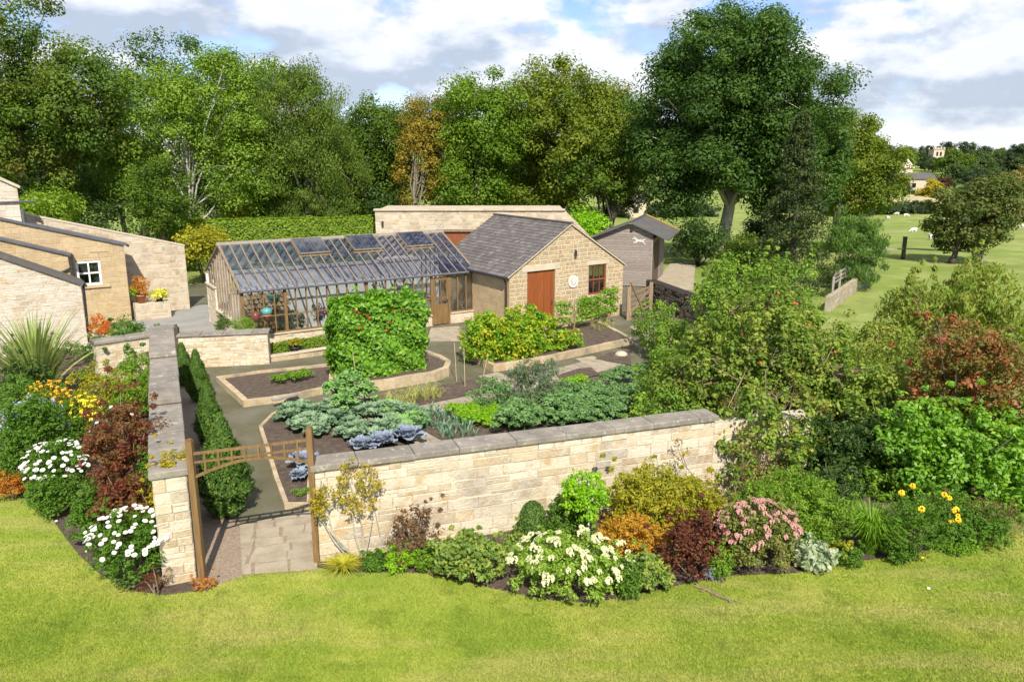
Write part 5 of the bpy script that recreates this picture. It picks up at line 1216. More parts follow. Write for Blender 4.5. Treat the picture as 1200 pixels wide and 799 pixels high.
hedge('clipped_hedge', 'long clipped green hedge in front of the woods', ha, hb_, 1.3, D(300,259,52)[2], 60000, .17, 'hedge', core=.25)
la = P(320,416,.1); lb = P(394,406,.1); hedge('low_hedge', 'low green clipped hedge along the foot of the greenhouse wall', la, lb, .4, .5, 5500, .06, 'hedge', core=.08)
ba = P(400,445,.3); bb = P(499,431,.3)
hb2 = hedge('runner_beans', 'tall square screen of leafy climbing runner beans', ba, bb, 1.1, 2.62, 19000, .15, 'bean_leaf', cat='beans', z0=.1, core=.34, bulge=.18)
cen = []
for i in range(46): s = R.uniform(0, math.dist(ba,bb)); p = pt(ba, math.degrees(math.atan2(bb[1]-ba[1], bb[0]-ba[0])), s, R.uniform(0,1.1)); cen.append((p[0], p[1], 2.68+abs(R.normal())*.16))
Q, rn = clump_leaves(np.array(cen), R.uniform(.08,.2,46), 14, .13, .65); link('top_growth', quads('top_growth', Q-np.array((ba[0],ba[1],.1)), rn), 'bean_leaf', hb2)
L = math.dist(ba,bb); an_ = math.degrees(math.atan2(bb[1]-ba[1], bb[0]-ba[0]))
for i in range(12):
    s, z = R.uniform(.1,L), R.uniform(1.7,2.6); p = pt(ba, an_, s, -.17); m = MB(); m.box((p[0],p[1],z), (.05,.04,.06), R.uniform(0,3), 0); m.build('flower', 'red_petal', hb2)
for i in range(6): p = pt(ba, an_, .1+i*(L-.2)/5, .55); MB().tube([(*p,.1),(*p,2.85)], .012, 5).build('cane', 'bamboo', hb2)
def conifer():
    n = 13000; t = R.uniform(0,1,n)**.85; a = R.uniform(0,2*math.pi,n); prof = .40*np.minimum(.55+t*1.6, np.clip((1-t)/.68,0,1)**.85)*(1+.12*np.sin(t*26+a*2)+.10*np.sin(a*7+t*11)+.06*np.sin(a*13-t*23)); prof[t>.9] *= 1
    rr = prof*(1-R.uniform(0,1,n)**2*.35); z = .05+2.05*t
    Pt = np.stack([rr*np.cos(a), rr*np.sin(a), z], 1); N = unit(np.stack([np.cos(a), np.sin(a), np.full(n,.5)],1)+R.normal(size=(n,3))*.45)
    root = empty('clipped_conifer', (0,0,0), '', 'conifer', 'columnar conifers along the path'); cl = .5+.5*np.sin(a*5+t*17)
    link('foliage', quads('foliage', leafquads(Pt+N*R.uniform(-.03,.06,(n,1)), N, .075, .4, (0,0,1.2)), .35*cl+.65*R.uniform(0,1,n)), 'conifer', root)
    m = MB(); m.tube([(0,0,0),(0,0,1.0),(0,0,1.9)], [.05,.2,.03], 8); m.build('stem', 'dark_bark', root); return root
cf = conifer()
for (px, py, top, sx, lab) in ((266,602,486,1.3,'columnar conifer nearest the arch beside the path'),(248,522,448,.88,'second columnar conifer from the arch'),(234,470,410,.85,'third columnar conifer from the arch beside the stepped wall'),(217,452,402,.8,'columnar conifer furthest from the arch near the low wall')):
    x, y = P(px, py); zt = (D(px, top, y)[2])/2.1; inst(cf, (x,y,0), R.uniform(0,6), (sx,sx,zt), lab)
# ------------------------------------------------------------------ vegetables
def brassica(name, mat, nleaf, size, curl=.3, up=.5, rib=.5, seed=1, heart=False, wav=.12):
    g = np.random.default_rng(seed); V_ = []; F_ = []; rv = []
    for k in range(nleaf):
        a = k*2.4+g.uniform(-.2,.2); f = k/nleaf; el = up+(1-up)*f*1.0; Ls = size*(1-.35*f)*g.uniform(.85,1.15); W = Ls*.72; r = g.uniform()
        u = np.array([math.cos(a),math.sin(a),0]); v = np.array([-u[1],u[0],0]); nu, nv = 5, 4; i0 = len(V_)
        for i in range(nu+1):
            t = i/nu; ang = el*1.35-curl*2.2*t; 
            px_ = u*(Ls*t*math.cos(el*1.2)*.95+ .03)+np.array([0,0,Ls*(t*math.sin(el*1.25)-curl*t*t*.8)+.06+.10*size])
            wd = W*(.14+.86*math.sin(min(1,t*1.05)*math.pi*.93)**.8)*.5 if t > .15 else W*.07
            for j in range(nv+1):
                s = j/nv*2-1; cup = .25*wd*s*s; ruf = wav*W*math.sin(t*17+k)*abs(s)**2*(1 if j%2 else -1)
                V_.append(px_+v*wd*s+np.array([0,0,cup+ruf])-u*cup*.3)
        for i in range(nu):
            for j in range(nv): q_ = i0+i*(nv+1)+j; F_.append((q_,q_+1,q_+nv+2,q_+nv+1)); rv.append(min(1,r*.8+(.2 if j in (1,2) else 0)))
    me = bpy.data.meshes.new('leaves'); me.from_pydata([tuple(p) for p in V_], [], F_); me.attributes.new('rnd','FLOAT','FACE').data.foreach_set('value', rv)
    root = empty(name, (0,0,0), '', 'vegetable'); link('leaves', me, mat, root)
    m = MB(); m.lathe((0,0,0), [(.025,0),(.03,.1+.1*size),(.01,.14+.1*size)], 7)
    if heart: m.lathe((0,0,.06), [(.03,0),(.1*size/.4,.04),(.13*size/.4,.12),(.09*size/.4,.2),(.01,.24)], 10)
    m.build('stem' if not heart else 'heart', mat, root, smooth=True); return root
def curly(name, mat, h, r, n=500, leaf=.05, seed=2, asp=.9):
    root = empty(name, (0,0,0), '', 'vegetable'); cen = []
    for k in range(13): a = k*2.4; rr = r*(.25+.75*((k+1)/13)); cen.append((rr*math.cos(a), rr*math.sin(a), h*(1.0-.5*((k+1)/13)**1.5)))
    Q, rn = clump_leaves(np.array(cen), np.full(13, r*.38), n//13, leaf, asp, flat=.45, up=.9); link('leaves', quads('leaves', Q, rn), mat, root)
    m = MB(); m.tube([(0,0,0),(0,0,h*.9)], [.02,.012], 6)
    for c in cen: m.tube([(0,0,h*.45), c], [.012,.006], 4)
    m.build('stem', mat, root); return root
def scatter(poly, n, mind, jit=.3, px=True):
    w_ = [P(*p) for p in poly] if px else poly; xs = [p[0] for p in w_]; ys = [p[1] for p in w_]; out = []; g = random.Random(n)
    for _ in range(n*60):
        p = (g.uniform(min(xs),max(xs)), g.uniform(min(ys),max(ys)))
        if in_poly(np.array([p]), w_)[0] and all(math.dist(p,o) > mind for o in out): out.append(p)
        if len(out) >= n: break
    return out
def patch(pr, poly, n, mind, label, group, z=.06, s=(.85,1.15), cat=None):
    for p in scatter(poly, n, mind):
        k = R.uniform(*s); c = inst(pr, (p[0],p[1],z), R.uniform(0,6.28), k, label, group)
        if cat: c['category'] = cat
bA = brassica('brassica_plant','blue_green',15,.38,.30,.25,seed=1,wav=.16); bB = brassica('brassica_plant','cabbage_green',14,.42,.3,.3,seed=2,wav=.14)
bC = brassica('purple_cabbage','cabbage_purple',20,.42,.28,.25,seed=3,heart=True,wav=.14)
bpoly = [(330,492),(345,484),(470,484),(500,508),(500,520),(420,522),(345,515)]
patch(bA, bpoly, 46, .27, 'blue green leafy brassica in the crowded bed behind the arch', 'blue green brassicas in the bed behind the arch', .1, (.9,1.25))
patch(bB, [(455,478),(490,498),(500,510),(470,515),(445,500)], 6, .36, 'broad bright green brassica at the right of the blue green bed', 'broad green brassicas', .1, (.9,1.2))
for (px,py,s_,lab) in ((357,548,1.25,'purple blue cabbage beside the right post of the arch'),(352,562,.8,'smaller purple cabbage at the front of the bed by the arch'),(425,528,1.1,'dusky blue cabbage just behind the wall coping, leftmost of three'),(447,524,1.2,'dusky blue cabbage behind the coping, middle of three'),(478,518,1.35,'large pale blue cabbage behind the coping, rightmost of three')):
    x, y = P(px,py,.1); c = inst(bC, (x,y,.1), R.uniform(0,6), s_, lab, 'purple cabbages'); 
kA = curly('curly_kale','kale_leaf',.55,.33,900,.06); kB = curly('curly_kale','cabbage_green',.58,.36,1100,.06)
patch(kA, [(585,512),(600,488),(690,466),(738,478),(735,500),(640,510)], 40, .3, 'blue green curly kale in the block behind the garden wall', 'curly kale behind the garden wall', .05, (.9,1.25))
patch(kA, [(700,455),(735,445),(765,455),(760,478),(715,482)], 6, .45, 'curly kale in the patch beside the apple trees', 'curly kale beside the apple trees', .05, (.9,1.15))
for (px,py,s_,lab) in ((395,478,1.25,'tall curly kale at the back of the brassica bed, leftmost'),(412,470,1.4,'tall curly kale at the back of the brassica bed, middle'),(405,490,1.1,'curly kale in front of the two tallest kale plants'),(428,480,1.2,'tall curly kale at the back of the brassica bed, rightmost')):
    x, y = P(px,py); inst(kB, (x,y,.1), R.uniform(0,6), s_, lab, 'tall kale plants')
def straps(name, mat, n, h, sp, w_, cat, arch=.5, stem=True):
    root = empty(name, (0,0,0), '', cat); Q, rn = strapcloud(n, (0,0,0), h, sp, w_, 4, arch); link('leaves', quads('leaves', Q, rn), mat, root)
    if stem: m = MB(); m.tube([(0,0,0),(0,0,h*.3)], [.02,.015], 6); m.build('stem', mat, root)
    return root
lk = straps('leek','leek_leaf',11,.5,.22,.045,'vegetable'); patch(lk, [(480,493),(525,519),(560,516),(545,490),(500,484)], 44, .17, 'blue green leek in the rows nearest the wall', 'leeks in rows', .05)
gl = straps('garlic_plant','dry_leaf',16,.85,.5,.03,'vegetable',.75); patch(gl, [(448,476),(462,482),(518,468),(505,458)], 24, .2, 'drying pale onion stalk in the left soil plot', 'drying onion plants', .05)
pr = curly('parsley','parsley',.3,.24,500,.045); patch(pr, [(530,488),(548,500),(575,505),(600,492),(560,480)], 22, .24, 'bright green parsley clump beside the leeks', 'parsley row', .05)
patch(pr, [(655,455),(680,450),(690,462),(660,468)], 6, .26, 'small lime salad clump behind the kale', 'salad clumps', .05)
sc_ = curly('salad_plant','weed_green',.18,.16,260,.035); patch(sc_, [(315,452),(360,444),(365,450),(325,458)], 12, .2, 'bright green seedling in the bare raised bed', 'seedlings in the bare bed', .2)
patch(sc_, [(340,582),(362,578),(362,586),(342,588)], 3, .15, 'tiny seedling in the corner of the bed by the arch', 'tiny seedlings', .1, (.5,.8))
for (px,py,lab) in ((535,447,'tall bamboo cane leaning in the onion plot, left one'),(545,455,'bamboo cane standing in the onion plot, middle one'),(562,462,'bamboo cane leaning right over the onion plot'),(420,460,'short bamboo cane at the corner of the onion plot'),(640,470,'thin cane standing in the grey green clump'),(740,380,'thin cane at the far raised bed')):
    x, y = P(px,py); m = MB(); m.tube([(x,y,0),(x+R.uniform(-.35,.35),y+.1,1.3)], .012, 5); tag(m.build('garden_cane', 'bamboo', loc=(x,y,0)), lab, 'cane')
def clump(name, label, bx, mat, leaf, n, per, rc, cat='plant', **k):
    py1 = bx[3]; return shrub(name, label, cat, [box_px(*bx, ry=k.pop('ry', None), z0=k.get('z0',0.))]+[box_px(*b, z0=k.get('z0',0.)) for b in k.pop('more', [])], mat, leaf, n, per, rc, **k)
clump('artichoke', 'large grey green artichoke clump in the middle of the vegetable beds', (585,418,672,487), 'grey_green', .15, 110, 45, .22, asp=.2, droop=(0,0,.7), ns=16, stem='dry_leaf', low=-.7)
clump('artichoke', 'low grey green leafy clump left of the artichoke', (548,440,600,492), 'kale_leaf', .11, 50, 40, .2, asp=.3, low=-.7)
clump('raspberry_patch', 'dense patch of yellow and green raspberry canes in the raised bed', (536,366,605,424), 'raspberry', .12, 420, 60, .22, cat='raspberries', z0=.2, low=-.8, flat=1., more=[(580,360,655,412),(635,385,682,412),(545,375,570,424),(565,385,625,424),(600,370,640,418)], ns=24)
for j, (px, lab) in enumerate(((672,'espaliered fruit tree trained on the workshop wall left of the window'),(692,'young fruit tree trained below the workshop window'),(714,'fruit tree trained beside the right corner of the workshop'))):
    b = P(px,392-j*6); k_ = PX(b[1]); x, y = b; cen = []
    root = empty('trained_fruit_tree', (x,y,0), lab, 'tree'); m = MB(); m.tube([(x,y,0),(x+.05,y,.9),(x,y,1.45)], [.04,.03,.012], 6)
    for z in ((.6,.95,1.25) if j < 2 else (.6,1.0,1.4)):
        wd = (.75,.45,.25)[j]
        for s_ in (-1,1): m.tube([(x,y,z-.1),(x+s_*wd,y+s_*wd*.6,z+.12)], [.02,.01], 5); cen += [(x+s_*wd*f*.9, y+s_*wd*.55*f, z+.12*f) for f in (.3,.55,.8,1)]
    m.build('trunk','twig',root); cen = np.array(cen); Q, rn = clump_leaves(cen, np.full(len(cen),.24), 46, .11, .6); link('foliage', quads('foliage', Q-np.array((x,y,0)), rn), 'weed_green', root)
clump('box_ball', 'small clipped round shrub on the low wall at the greenhouse corner', (251,367,269,388), 'conifer', .04, 60, 50, .1, z0=1.15, low=-.9, ns=3)
clump('lavender', 'loose green lavender clump on the low wall beside the round shrub', (268,371,298,388), 'weed_green', .06, 70, 40, .12, z0=1.15, low=-.9, ns=3, asp=.25)
# ------------------------------------------------------------------ flowers on their stems (each head an object under its plant)
def head(kind):
    m = MB()
    if kind == 'daisy':
        for k in range(12):
            a = k*math.pi/6; d = .13; m.poly([(.01*math.cos(a),.01*math.sin(a),0),(.045*math.cos(a-d*1.6),.045*math.sin(a-d*1.6),.004),(.05*math.cos(a),.05*math.sin(a),0),(.045*math.cos(a+d*1.6),.045*math.sin(a+d*1.6),.004)], k/12)
    elif kind == 'umbel':
        g = random.Random(3)
        for k in range(26):
            a = g.uniform(0,6.28); r = g.uniform(0,1)**.5*.065; m.box((r*math.cos(a), r*math.sin(a), .02-r*r*5+g.uniform(0,.01)), (.022,.022,.018), g.uniform(0,3), g.random())
    elif kind == 'ball':
        g = random.Random(5)
        for k in range(22):
            v = Vector((g.gauss(0,1),g.gauss(0,1),g.gauss(0,1))).normalized()*.045; m.box(tuple(v), (.03,.02,.02), g.uniform(0,3), g.random())
    elif kind == 'spike':
        g = random.Random(6)
        for k in range(16): m.box((g.uniform(-.02,.02), g.uniform(-.02,.02), k*.011), (.02,.02,.014), g.uniform(0,3), g.random())
    return m
HM = {}
def flowers(root, cen, kind, mat, n, sc=1., eye=None, name='flower_head', lift=.05, topf=.35):
    key = (kind, mat)
    if key not in HM:
        me = head(kind).mesh(name); me.materials.append(MAT[mat]); HM[key] = me
    if eye and eye not in HM:
        m = MB(); m.lathe((0,0,0), [(.014,0),(.012,.008),(.002,.011)], 8); me = m.mesh('flower_eye'); me.materials.append(MAT[eye]); HM[eye] = me
    org = rootloc(root); mid = cen.mean(0); ex = cen.std(0)+1e-3
    for i in range(n):
        while True:
            d = R.normal(size=3); d /= np.linalg.norm(d)
            if d[2] > -.25+topf*.5 and d@np.array([.1,-.75,.65]) > -.15: break
        c = mid+d*ex*R.uniform(1.75,2.15)+d*lift; c[2] = max(c[2], .1)
        o = bpy.data.objects.new(name, HM[key]); C.objects.link(o); o.parent = root; o.location = Vector(c)-org
        nrm = Vector(d*.45+np.array([.05,-.35,1.0])+R.normal(size=3)*.25).normalized(); o.rotation_euler = nrm.to_track_quat('Z','Y').to_euler(); s = sc*R.uniform(.75,1.2); o.scale = (s,s,s)
        if eye: e = bpy.data.objects.new('flower_eye', HM[eye]); C.objects.link(e); e.parent = o
# left border, back to front
def phormium(label, px, py, h, sp, n, mat='phormium_leaf'):
    x, y = P(px, py); root = empty('phormium', (x,y,0), label, 'plant'); Q, rn = strapcloud(n, (0,0,0), h, sp, .13, 5, .22, .45); link('leaves', quads('leaves', Q, rn), mat, root)
    m = MB()
    for k in range(3): m.tube([(R.uniform(-.1,.1),0,0),(R.uniform(-.4,.4),.1,h*.6),(R.uniform(-.8,.8),.1,h*1.0)], [.015,.012,.006], 5)
    m.build('flower_stalk', 'twig', root)
phormium('huge spiky variegated phormium in front of the pale house gable', 48, 470, 3.2, 1.7, 190)
def G_(label, bx, mat, leaf=.06, n=70, per=45, rc=.16, name='border_shrub', cat='shrub', **k): return clump(name, label, bx, mat, leaf, n, per, rc, cat=cat, **k)
G_('dark glossy shrub at the foot of the phormium', (-10,425,62,490), 'laurel_dark', .09, 70, 45, .25)
G_('loose green shrub beneath the low wall beside the house', (102,388,186,452), 'border_green', .09, 240, 50, .25, low=-.8, more=[(120,375,186,440)])
G_('green leafy shrub against the stepped wall behind the yellow shrub', (140,415,190,480), 'feather', .07, 90, 50, .2)
G_('yellow green shrub in the middle of the left border', (78,425,150,495), 'yellow_green', .07, 110, 50, .2)
G_('tall leafy perennials with lilac flowers at the left edge', (-12,455,82,575), 'border_green', .08, 150, 55, .2, name='border_perennial', cat='plant')
r, c = G_('lilac flowered perennial clump between orange flowers and daisies', (-5,462,70,550), 'border_green', .07, 60, 45, .2, name='border_perennial', cat='plant'); flowers(r, c, 'ball', 'lilac_petal', 55, 1.3, topf=.4)
r, c = G_('bright orange flower clump beside the phormium', (28,447,82,500), 'yellow_green', .06, 60, 40, .16, name='orange_flowers', cat='flowers'); flowers(r, c, 'umbel', 'orange_petal', 60, .7, topf=.35)
r, c = G_('golden yellow flower clump left of the dark red shrub', (80,463,116,522), 'yellow_green', .05, 40, 40, .14, name='yellow_flowers', cat='flowers'); flowers(r, c, 'umbel', 'yellow_petal', 65, .65, topf=.35)
r, c = G_('large dark red leaved shrub in front of the stepped wall', (92,458,190,640), 'smoke_leaf', .07, 330, 60, .17, more=[(105,560,180,655)], low=-.6, ns=14); flowers(r, c, 'daisy', 'white_petal', 12, .9, topf=.2)
r, c = G_('white daisy clump at the curve of the lawn, further from the arch', (28,515,98,598), 'border_green', .06, 110, 55, .14, name='daisy_clump', cat='flowers'); flowers(r, c, 'daisy', 'white_petal', 99, .95, 'daisy_eye', topf=.3, lift=.07)
G_('green leafy mound between the two daisy clumps', (76,575,135,645), 'border_green', .06, 100, 55, .14, name='border_perennial', cat='plant')
r, c = G_('white daisy clump nearest the arch and the pier of the stepped wall', (96,602,200,697), 'border_green', .055, 180, 60, .13, name='daisy_clump', cat='flowers'); flowers(r, c, 'daisy', 'white_petal', 99, .85, 'daisy_eye', topf=.4, lift=.09)
G_('yellow green climber spilling over the end pier of the stepped wall', (168,540,200,650), 'climber_leaf', .06, 90, 34, .13, name='climber', low=-.9, ns=10)
x, y = P(206,650); r, c = shrub('climber', 'sparse climbing stems draped on the coping of the end pier', 'climber', [(-6.0,13.2,2.2,.38,.35,.12)], 'climber_leaf', .055, 26, 26, .11, low=-.9, ns=4, z0=0.)
G_('low orange lily leaves at the lawn edge by the left side of the picture', (-8,552,30,590), 'orange_foliage', .07, 50, 40, .14, name='border_perennial', cat='plant', asp=.25)
G_('small reddish plant at the foot of the end pier', (160,672,200,700), 'smoke_leaf', .035, 40, 30, .08, name='border_perennial', cat='plant', asp=.25)
G_('tiny red tipped plant at the base of the left arch post', (222,676,252,696), 'orange_foliage', .035, 26, 24, .07, name='border_perennial', cat='plant')
G_('orange red flowering plant in front of the yellow outhouse', (98,368,127,408), 'red_bloom', .07, 60, 40, .18, name='flowering_plant', cat='flowers')
G_('white edged hosta below the orange red flowers', (100,392,140,420), 'variegated', .12, 34, 20, .2, name='hosta', cat='plant')
shrub('potted_plant', 'yellow and orange leaved plant in the terracotta pot', 'plant', [(bx,by,1.55,.42,.35,.45)], 'orange_foliage', .08, 40, 30, .16, z0=1.05, ns=5, low=-.8)
shrub('potted_plant', 'green strap leaves around the terracotta pot', 'plant', [(bx-.25,by-.1,1.2,.35,.3,.3)], 'lime_mound', .1, 26, 26, .14, z0=.8, ns=3, low=-.8, asp=.25)
shrub('hosta', 'yellow hosta in the small dark pot on the plinth', 'plant', [(*pt((bx,by),33,.75,0),1.1,.38,.35,.25)], 'hosta_yellow', .16, 26, 14, .16, z0=.9, ns=3, low=-.7)
# front border, left to right
def sedge(label, bx, mat, n=260, w_=.02, name='ornamental_grass'):
    e = box_px(*bx); root = empty(name, (e[0],e[1],0), label, 'plant'); Q, rn = strapcloud(n, (0,0,0), (e[2]+e[5])*1.25, e[3]*1.1, w_, 4, .55); link('leaves', quads('leaves', Q, rn), mat, root)
    MB().lathe((e[0],e[1],0), [(.08,0),(.05,.05),(.01,.07)], 8).build('crown', 'twig', root)
sedge('golden sedge tuft at the foot of the wall right of the arch', (372,648,432,677), 'sedge', 420, .02)
def wallclimber(label, stems, leafbox, n=40):
    y = None; root = None; m = MB(); cen = []
    for i, pts in enumerate(stems):
        w = []
        for px, py in pts:
            s = None; base = P(px, 655); 
            # on the wall face: intersect the ray with the wall plane
            d = ray(px, py); A = math.radians(19.4); nx, ny = math.sin(A), -math.cos(A); o = (-3.62+nx*.12, 13.56+ny*.12); tt = (nx*o[0]+ny*o[1])/(nx*d[0]+ny*d[1]); w.append((d[0]*tt, d[1]*tt, max(0., CH+d[2]*tt)))
        if root is None: root = empty('climbing_rose', (w[0][0],w[0][1],0), label, 'climber')
        m.tube(w, [.014*(1-.7*k/len(w)) for k in range(len(w))], 5)
    m.build('stem', 'pale_bark', root)
    for k in range(n):
        px, py = rnd.uniform(leafbox[0],leafbox[2]), rnd.uniform(leafbox[1],leafbox[3]); cx, cy = (leafbox[0]+leafbox[2])/2, (leafbox[1]+leafbox[3])/2
        if ((px-cx)/(leafbox[2]-leafbox[0])*2)**2+((py-cy)/(leafbox[3]-leafbox[1])*2)**2 > 1: continue
        d = ray(px, py); A = math.radians(19.4); nx, ny = math.sin(A), -math.cos(A); of = rnd.uniform(.12,.4); o = (-3.62+nx*of, 13.56+ny*of); tt = (nx*o[0]+ny*o[1])/(nx*d[0]+ny*d[1]); cen.append((d[0]*tt, d[1]*tt, CH+d[2]*tt))
    cen = np.array(cen); Q, rn = clump_leaves(cen, np.full(len(cen),.08), 16, .06, .5); link('foliage', quads('foliage', Q-np.array(root.location), rn), 'climber_leaf', root)
wallclimber('yellow green climbing rose trained on the wall near the arch', [[(428,655),(425,620),(418,590),(408,560),(402,548)],[(428,655),(436,610),(432,570),(436,540)],[(424,655),(415,625),(412,590),(422,560)],[(412,650),(390,625),(384,600),(400,575)]], (390,536,442,606), 85)
wallclimber('thin climber twining up the right post of the arch', [[(410,655),(392,635),(378,610),(374,580),(376,560)],[(420,660),(400,640),(384,618)]], (364,562,388,608), 40)
wallclimber('wisp of climber on the wall left of the topiary egg', [[(447,655),(446,628),(440,600)]], (430,555,462,575), 8)
G_('bright lime green rounded mound near the arch end of the border', (447,641,490,674), 'lime_mound', .04, 90, 50, .09, name='border_perennial', cat='plant')
G_('sparse purple brown shrub with upright twigs against the wall', (452,592,520,672), 'brown_purple', .06, 90, 22, .10, low=-.6, ns=22, inner=.5)
G_('mound of scalloped lady mantle leaves left of the cream sedum', (505,626,596,694), 'alchemilla', .085, 150, 40, .13, name='border_perennial', cat='plant')
def egg():
    x, y = P(624,644); h = D(624,588,y)[2]; n = 7000; v = unit(R.normal(size=(n,3))); rr = 18.5*PX(y); Pt = v*np.array([rr,rr,h*.52])*R.uniform(.93,1.03,n)[:,None]+np.array([0,0,h*.49]); Pt[:,2] = np.maximum(Pt[:,2],.02)
    root = empty('topiary_egg', (x,y,0), 'clipped dark green topiary egg in front of the pale wall', 'topiary'); link('foliage', quads('foliage', leafquads(Pt, unit(v+R.normal(size=(n,3))*.4), .035, .6), R.uniform(0,1,n)), 'conifer', root)
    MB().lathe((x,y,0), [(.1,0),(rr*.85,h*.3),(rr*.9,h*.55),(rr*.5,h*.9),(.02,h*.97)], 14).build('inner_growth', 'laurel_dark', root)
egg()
r, c = G_('broad cream flowered sedum clump bulging onto the lawn', (592,632,742,711), 'sedum_leaf', .06, 260, 45, .13, name='sedum', cat='flowers'); flowers(r, c, 'umbel', 'cream_umbel', 99, .9, topf=.35, lift=.06)
def standard():
    x, y = P(689,645); h = D(689,552,y)[2]; root = empty('young_tree', (x,y,0), 'bright green young standard tree with thin white stem', 'tree'); m = MB(); m.tube([(x,y,0),(x,y,h*.5),(x-.02,y,h*.9)], [.022,.02,.01], 6); m.build('trunk','white_paint',root)
    e = V(658,550,718,606,y); cen = in_ellipsoids([e],70,.1); Q, rn = clump_leaves(cen, np.full(70,.13), 34, .07, .6); link('crown', quads('crown', Q-np.array((x,y,0)), rn), 'lime_mound', root)
standard()
G_('tall yellow green bush against the wall behind the orange spirea', (700,548,832,640), 'yellow_green', .06, 560, 45, .15, low=-.6, ry=.55, more=[(740,546,840,640),(715,556,790,640),(790,560,852,640)])
G_('dark leafy bush in shade behind the young tree', (648,572,700,642), 'border_green', .07, 90, 40, .16, ry=.3)
G_('orange and gold leaved spirea between sedum and dark heuchera', (694,606,790,668), 'gold_leaf', .05, 220, 42, .11)
G_('scalloped green and yellow leaves at the lawn edge right of the sedum', (732,650,790,698), 'alchemilla', .07, 100, 40, .11, name='border_perennial', cat='plant')
G_('dark purple brown foliage clump at the lawn edge', (770,612,836,692), 'purple_leaf', .06, 170, 45, .13, more=[(785,600,862,680)])
G_('small blue grey tuft at the lawn edge', (822,657,850,684), 'cabbage_purple', .035, 40, 34, .07, name='border_perennial', cat='plant', asp=.25)
r, c = G_('rounded bush of dusty pink flower heads', (838,590,938,682), 'pink_mix', .055, 230, 42, .13, name='hydrangea', cat='flowers'); flowers(r, c, 'umbel', 'pink_umbel', 99, .8, topf=.3)
G_('soft bright green bushy shrub behind the pink flowers', (865,552,1000,655), 'feather', .055, 380, 50, .16, low=-.5)
G_('white edged hosta right of the pink flowers', (930,634,978,672), 'variegated', .12, 50, 22, .14, name='hosta', cat='plant')
G_('small golden yellow leaved plant beside the hosta', (966,634,1000,666), 'yellow_green', .06, 40, 34, .09, name='border_perennial', cat='plant')
sedge('loose pale grassy clump arching over the lawn edge', (975,570,1080,662), 'weed_green', 700, .03)
r, c = G_('tall stems with yellow daisies leaning over the lawn', (1035,580,1120,668), 'border_green', .05, 130, 34, .14, name='yellow_daisies', cat='flowers'); flowers(r, c, 'ball', 'deep_yellow', 11, .9, topf=.1, lift=.2)
G_('dark green perennials at the right end of the border', (1060,588,1190,650), 'border_green', .06, 260, 45, .15, name='border_perennial', cat='plant')
G_('brownish seed heads at the far right end of the border', (1110,585,1205,642), 'brown_purple', .04, 120, 30, .14, name='border_perennial', cat='plant')
for lab, bx, mt in (('low green filler at the wall foot between sedge and lime mound',(425,650,452,672),'border_green'),('low green foliage between purple shrub and lady mantle',(488,640,520,676),'feather'),('low leafy plant under the topiary egg',(590,625,615,655),'alchemilla'),('green foliage at the front edge right of the sedum',(722,660,752,706),'border_green'),('low green edging between dark foliage and pink flowers',(832,640,860,684),'feather'),('low green edging below the feathery bush',(985,640,1010,668),'border_green'),('leafy filler behind the white edged hosta',(925,615,985,655),'feather'),('low foliage under the yellow daisies at the lawn edge',(1035,632,1075,664),'border_green'),('low foliage at the lawn edge right of the yellow daisies',(1100,622,1150,652),'weed_green'),('green shrub against the wall between egg and young tree',(640,595,670,645),'border_green'),('shrubby growth at the wall foot behind the dark foliage',(800,575,870,640),'yellow_green'),('leafy growth behind the pink flowers',(850,570,905,630),'feather'),('dense green growth at the wall end',(925,545,1010,620),'laurel_dark')):
    G_(lab, bx, mt, .05, 90, 42, .11, name='border_perennial', cat='plant')
for lab, bx, mt in (('leafy growth between the phormium and the pale house wall',(-12,395,100,440),'border_green'),('green growth between phormium and lilac flowers',(-12,440,50,500),'border_green'),('green foliage between orange and yellow flowers',(60,470,100,525),'border_green'),('leafy growth at the left edge above the orange leaves',(-12,500,40,585),'border_green'),('green shrub between yellow green shrub and stepped wall',(120,440,186,500),'feather'),('dark leafy gap between dark red shrub and wall',(150,520,192,640),'border_green'),('green foliage below the first daisy clump',(30,560,90,612),'border_green')):
    G_(lab, bx, mt, .06, 130, 45, .15, name='border_perennial', cat='plant')
under('yellow green shrub between sloping wall and greenhouse gable', (222,272,250,300), 46, 'yellow_green', ns=3)
# tall shrubs of the right hand corner
def SV(name, label, cat, bs, mat, leaf, n, per, rc, **k):
    E = [V(b[0],b[1],b[2],b[3],b[4], b[5] if len(b) > 5 else None) for b in bs]; return shrub(name, label, cat, E, mat, leaf, n, per, rc, **k)
SV('laurel_bush', 'large glossy bright green laurel at the right edge', 'shrub', [(1040,455,1215,625,16.8,1.5),(1120,500,1230,640,16.2,1.1),(1030,470,1130,590,16.6,1.0)], 'laurel', .115, 680, 52, .26, low=-.9, stem='dark_bark', sr=.03)
SV('photinia_bush', 'tall photinia with red young leaves right of the apple trees', 'shrub', [(1078,372,1180,480,17.6,1.2),(1110,390,1215,500,17.2,1.2),(1060,425,1120,520,17.6,.9)], 'photinia', .09, 400, 46, .24, low=-.9, stem='dark_bark', sr=.03)
SV('dark_shrub', 'dark green shrub in front of the wall end below the apple trees', 'shrub', [(890,500,1060,620,16.9,1.0),(900,480,1060,610,17.4,1.2),(960,455,1060,560,18.2,1.2)], 'laurel_dark', .085, 380, 52, .24, low=-.9, stem='dark_bark', sr=.03)
SV('mixed_shrub', 'mid green leafy bush between dark shrub and laurel', 'shrub', [(990,520,1080,640,17.0,1.0)], 'feather', .08, 210, 48, .2, low=-.9, stem='dark_bark')
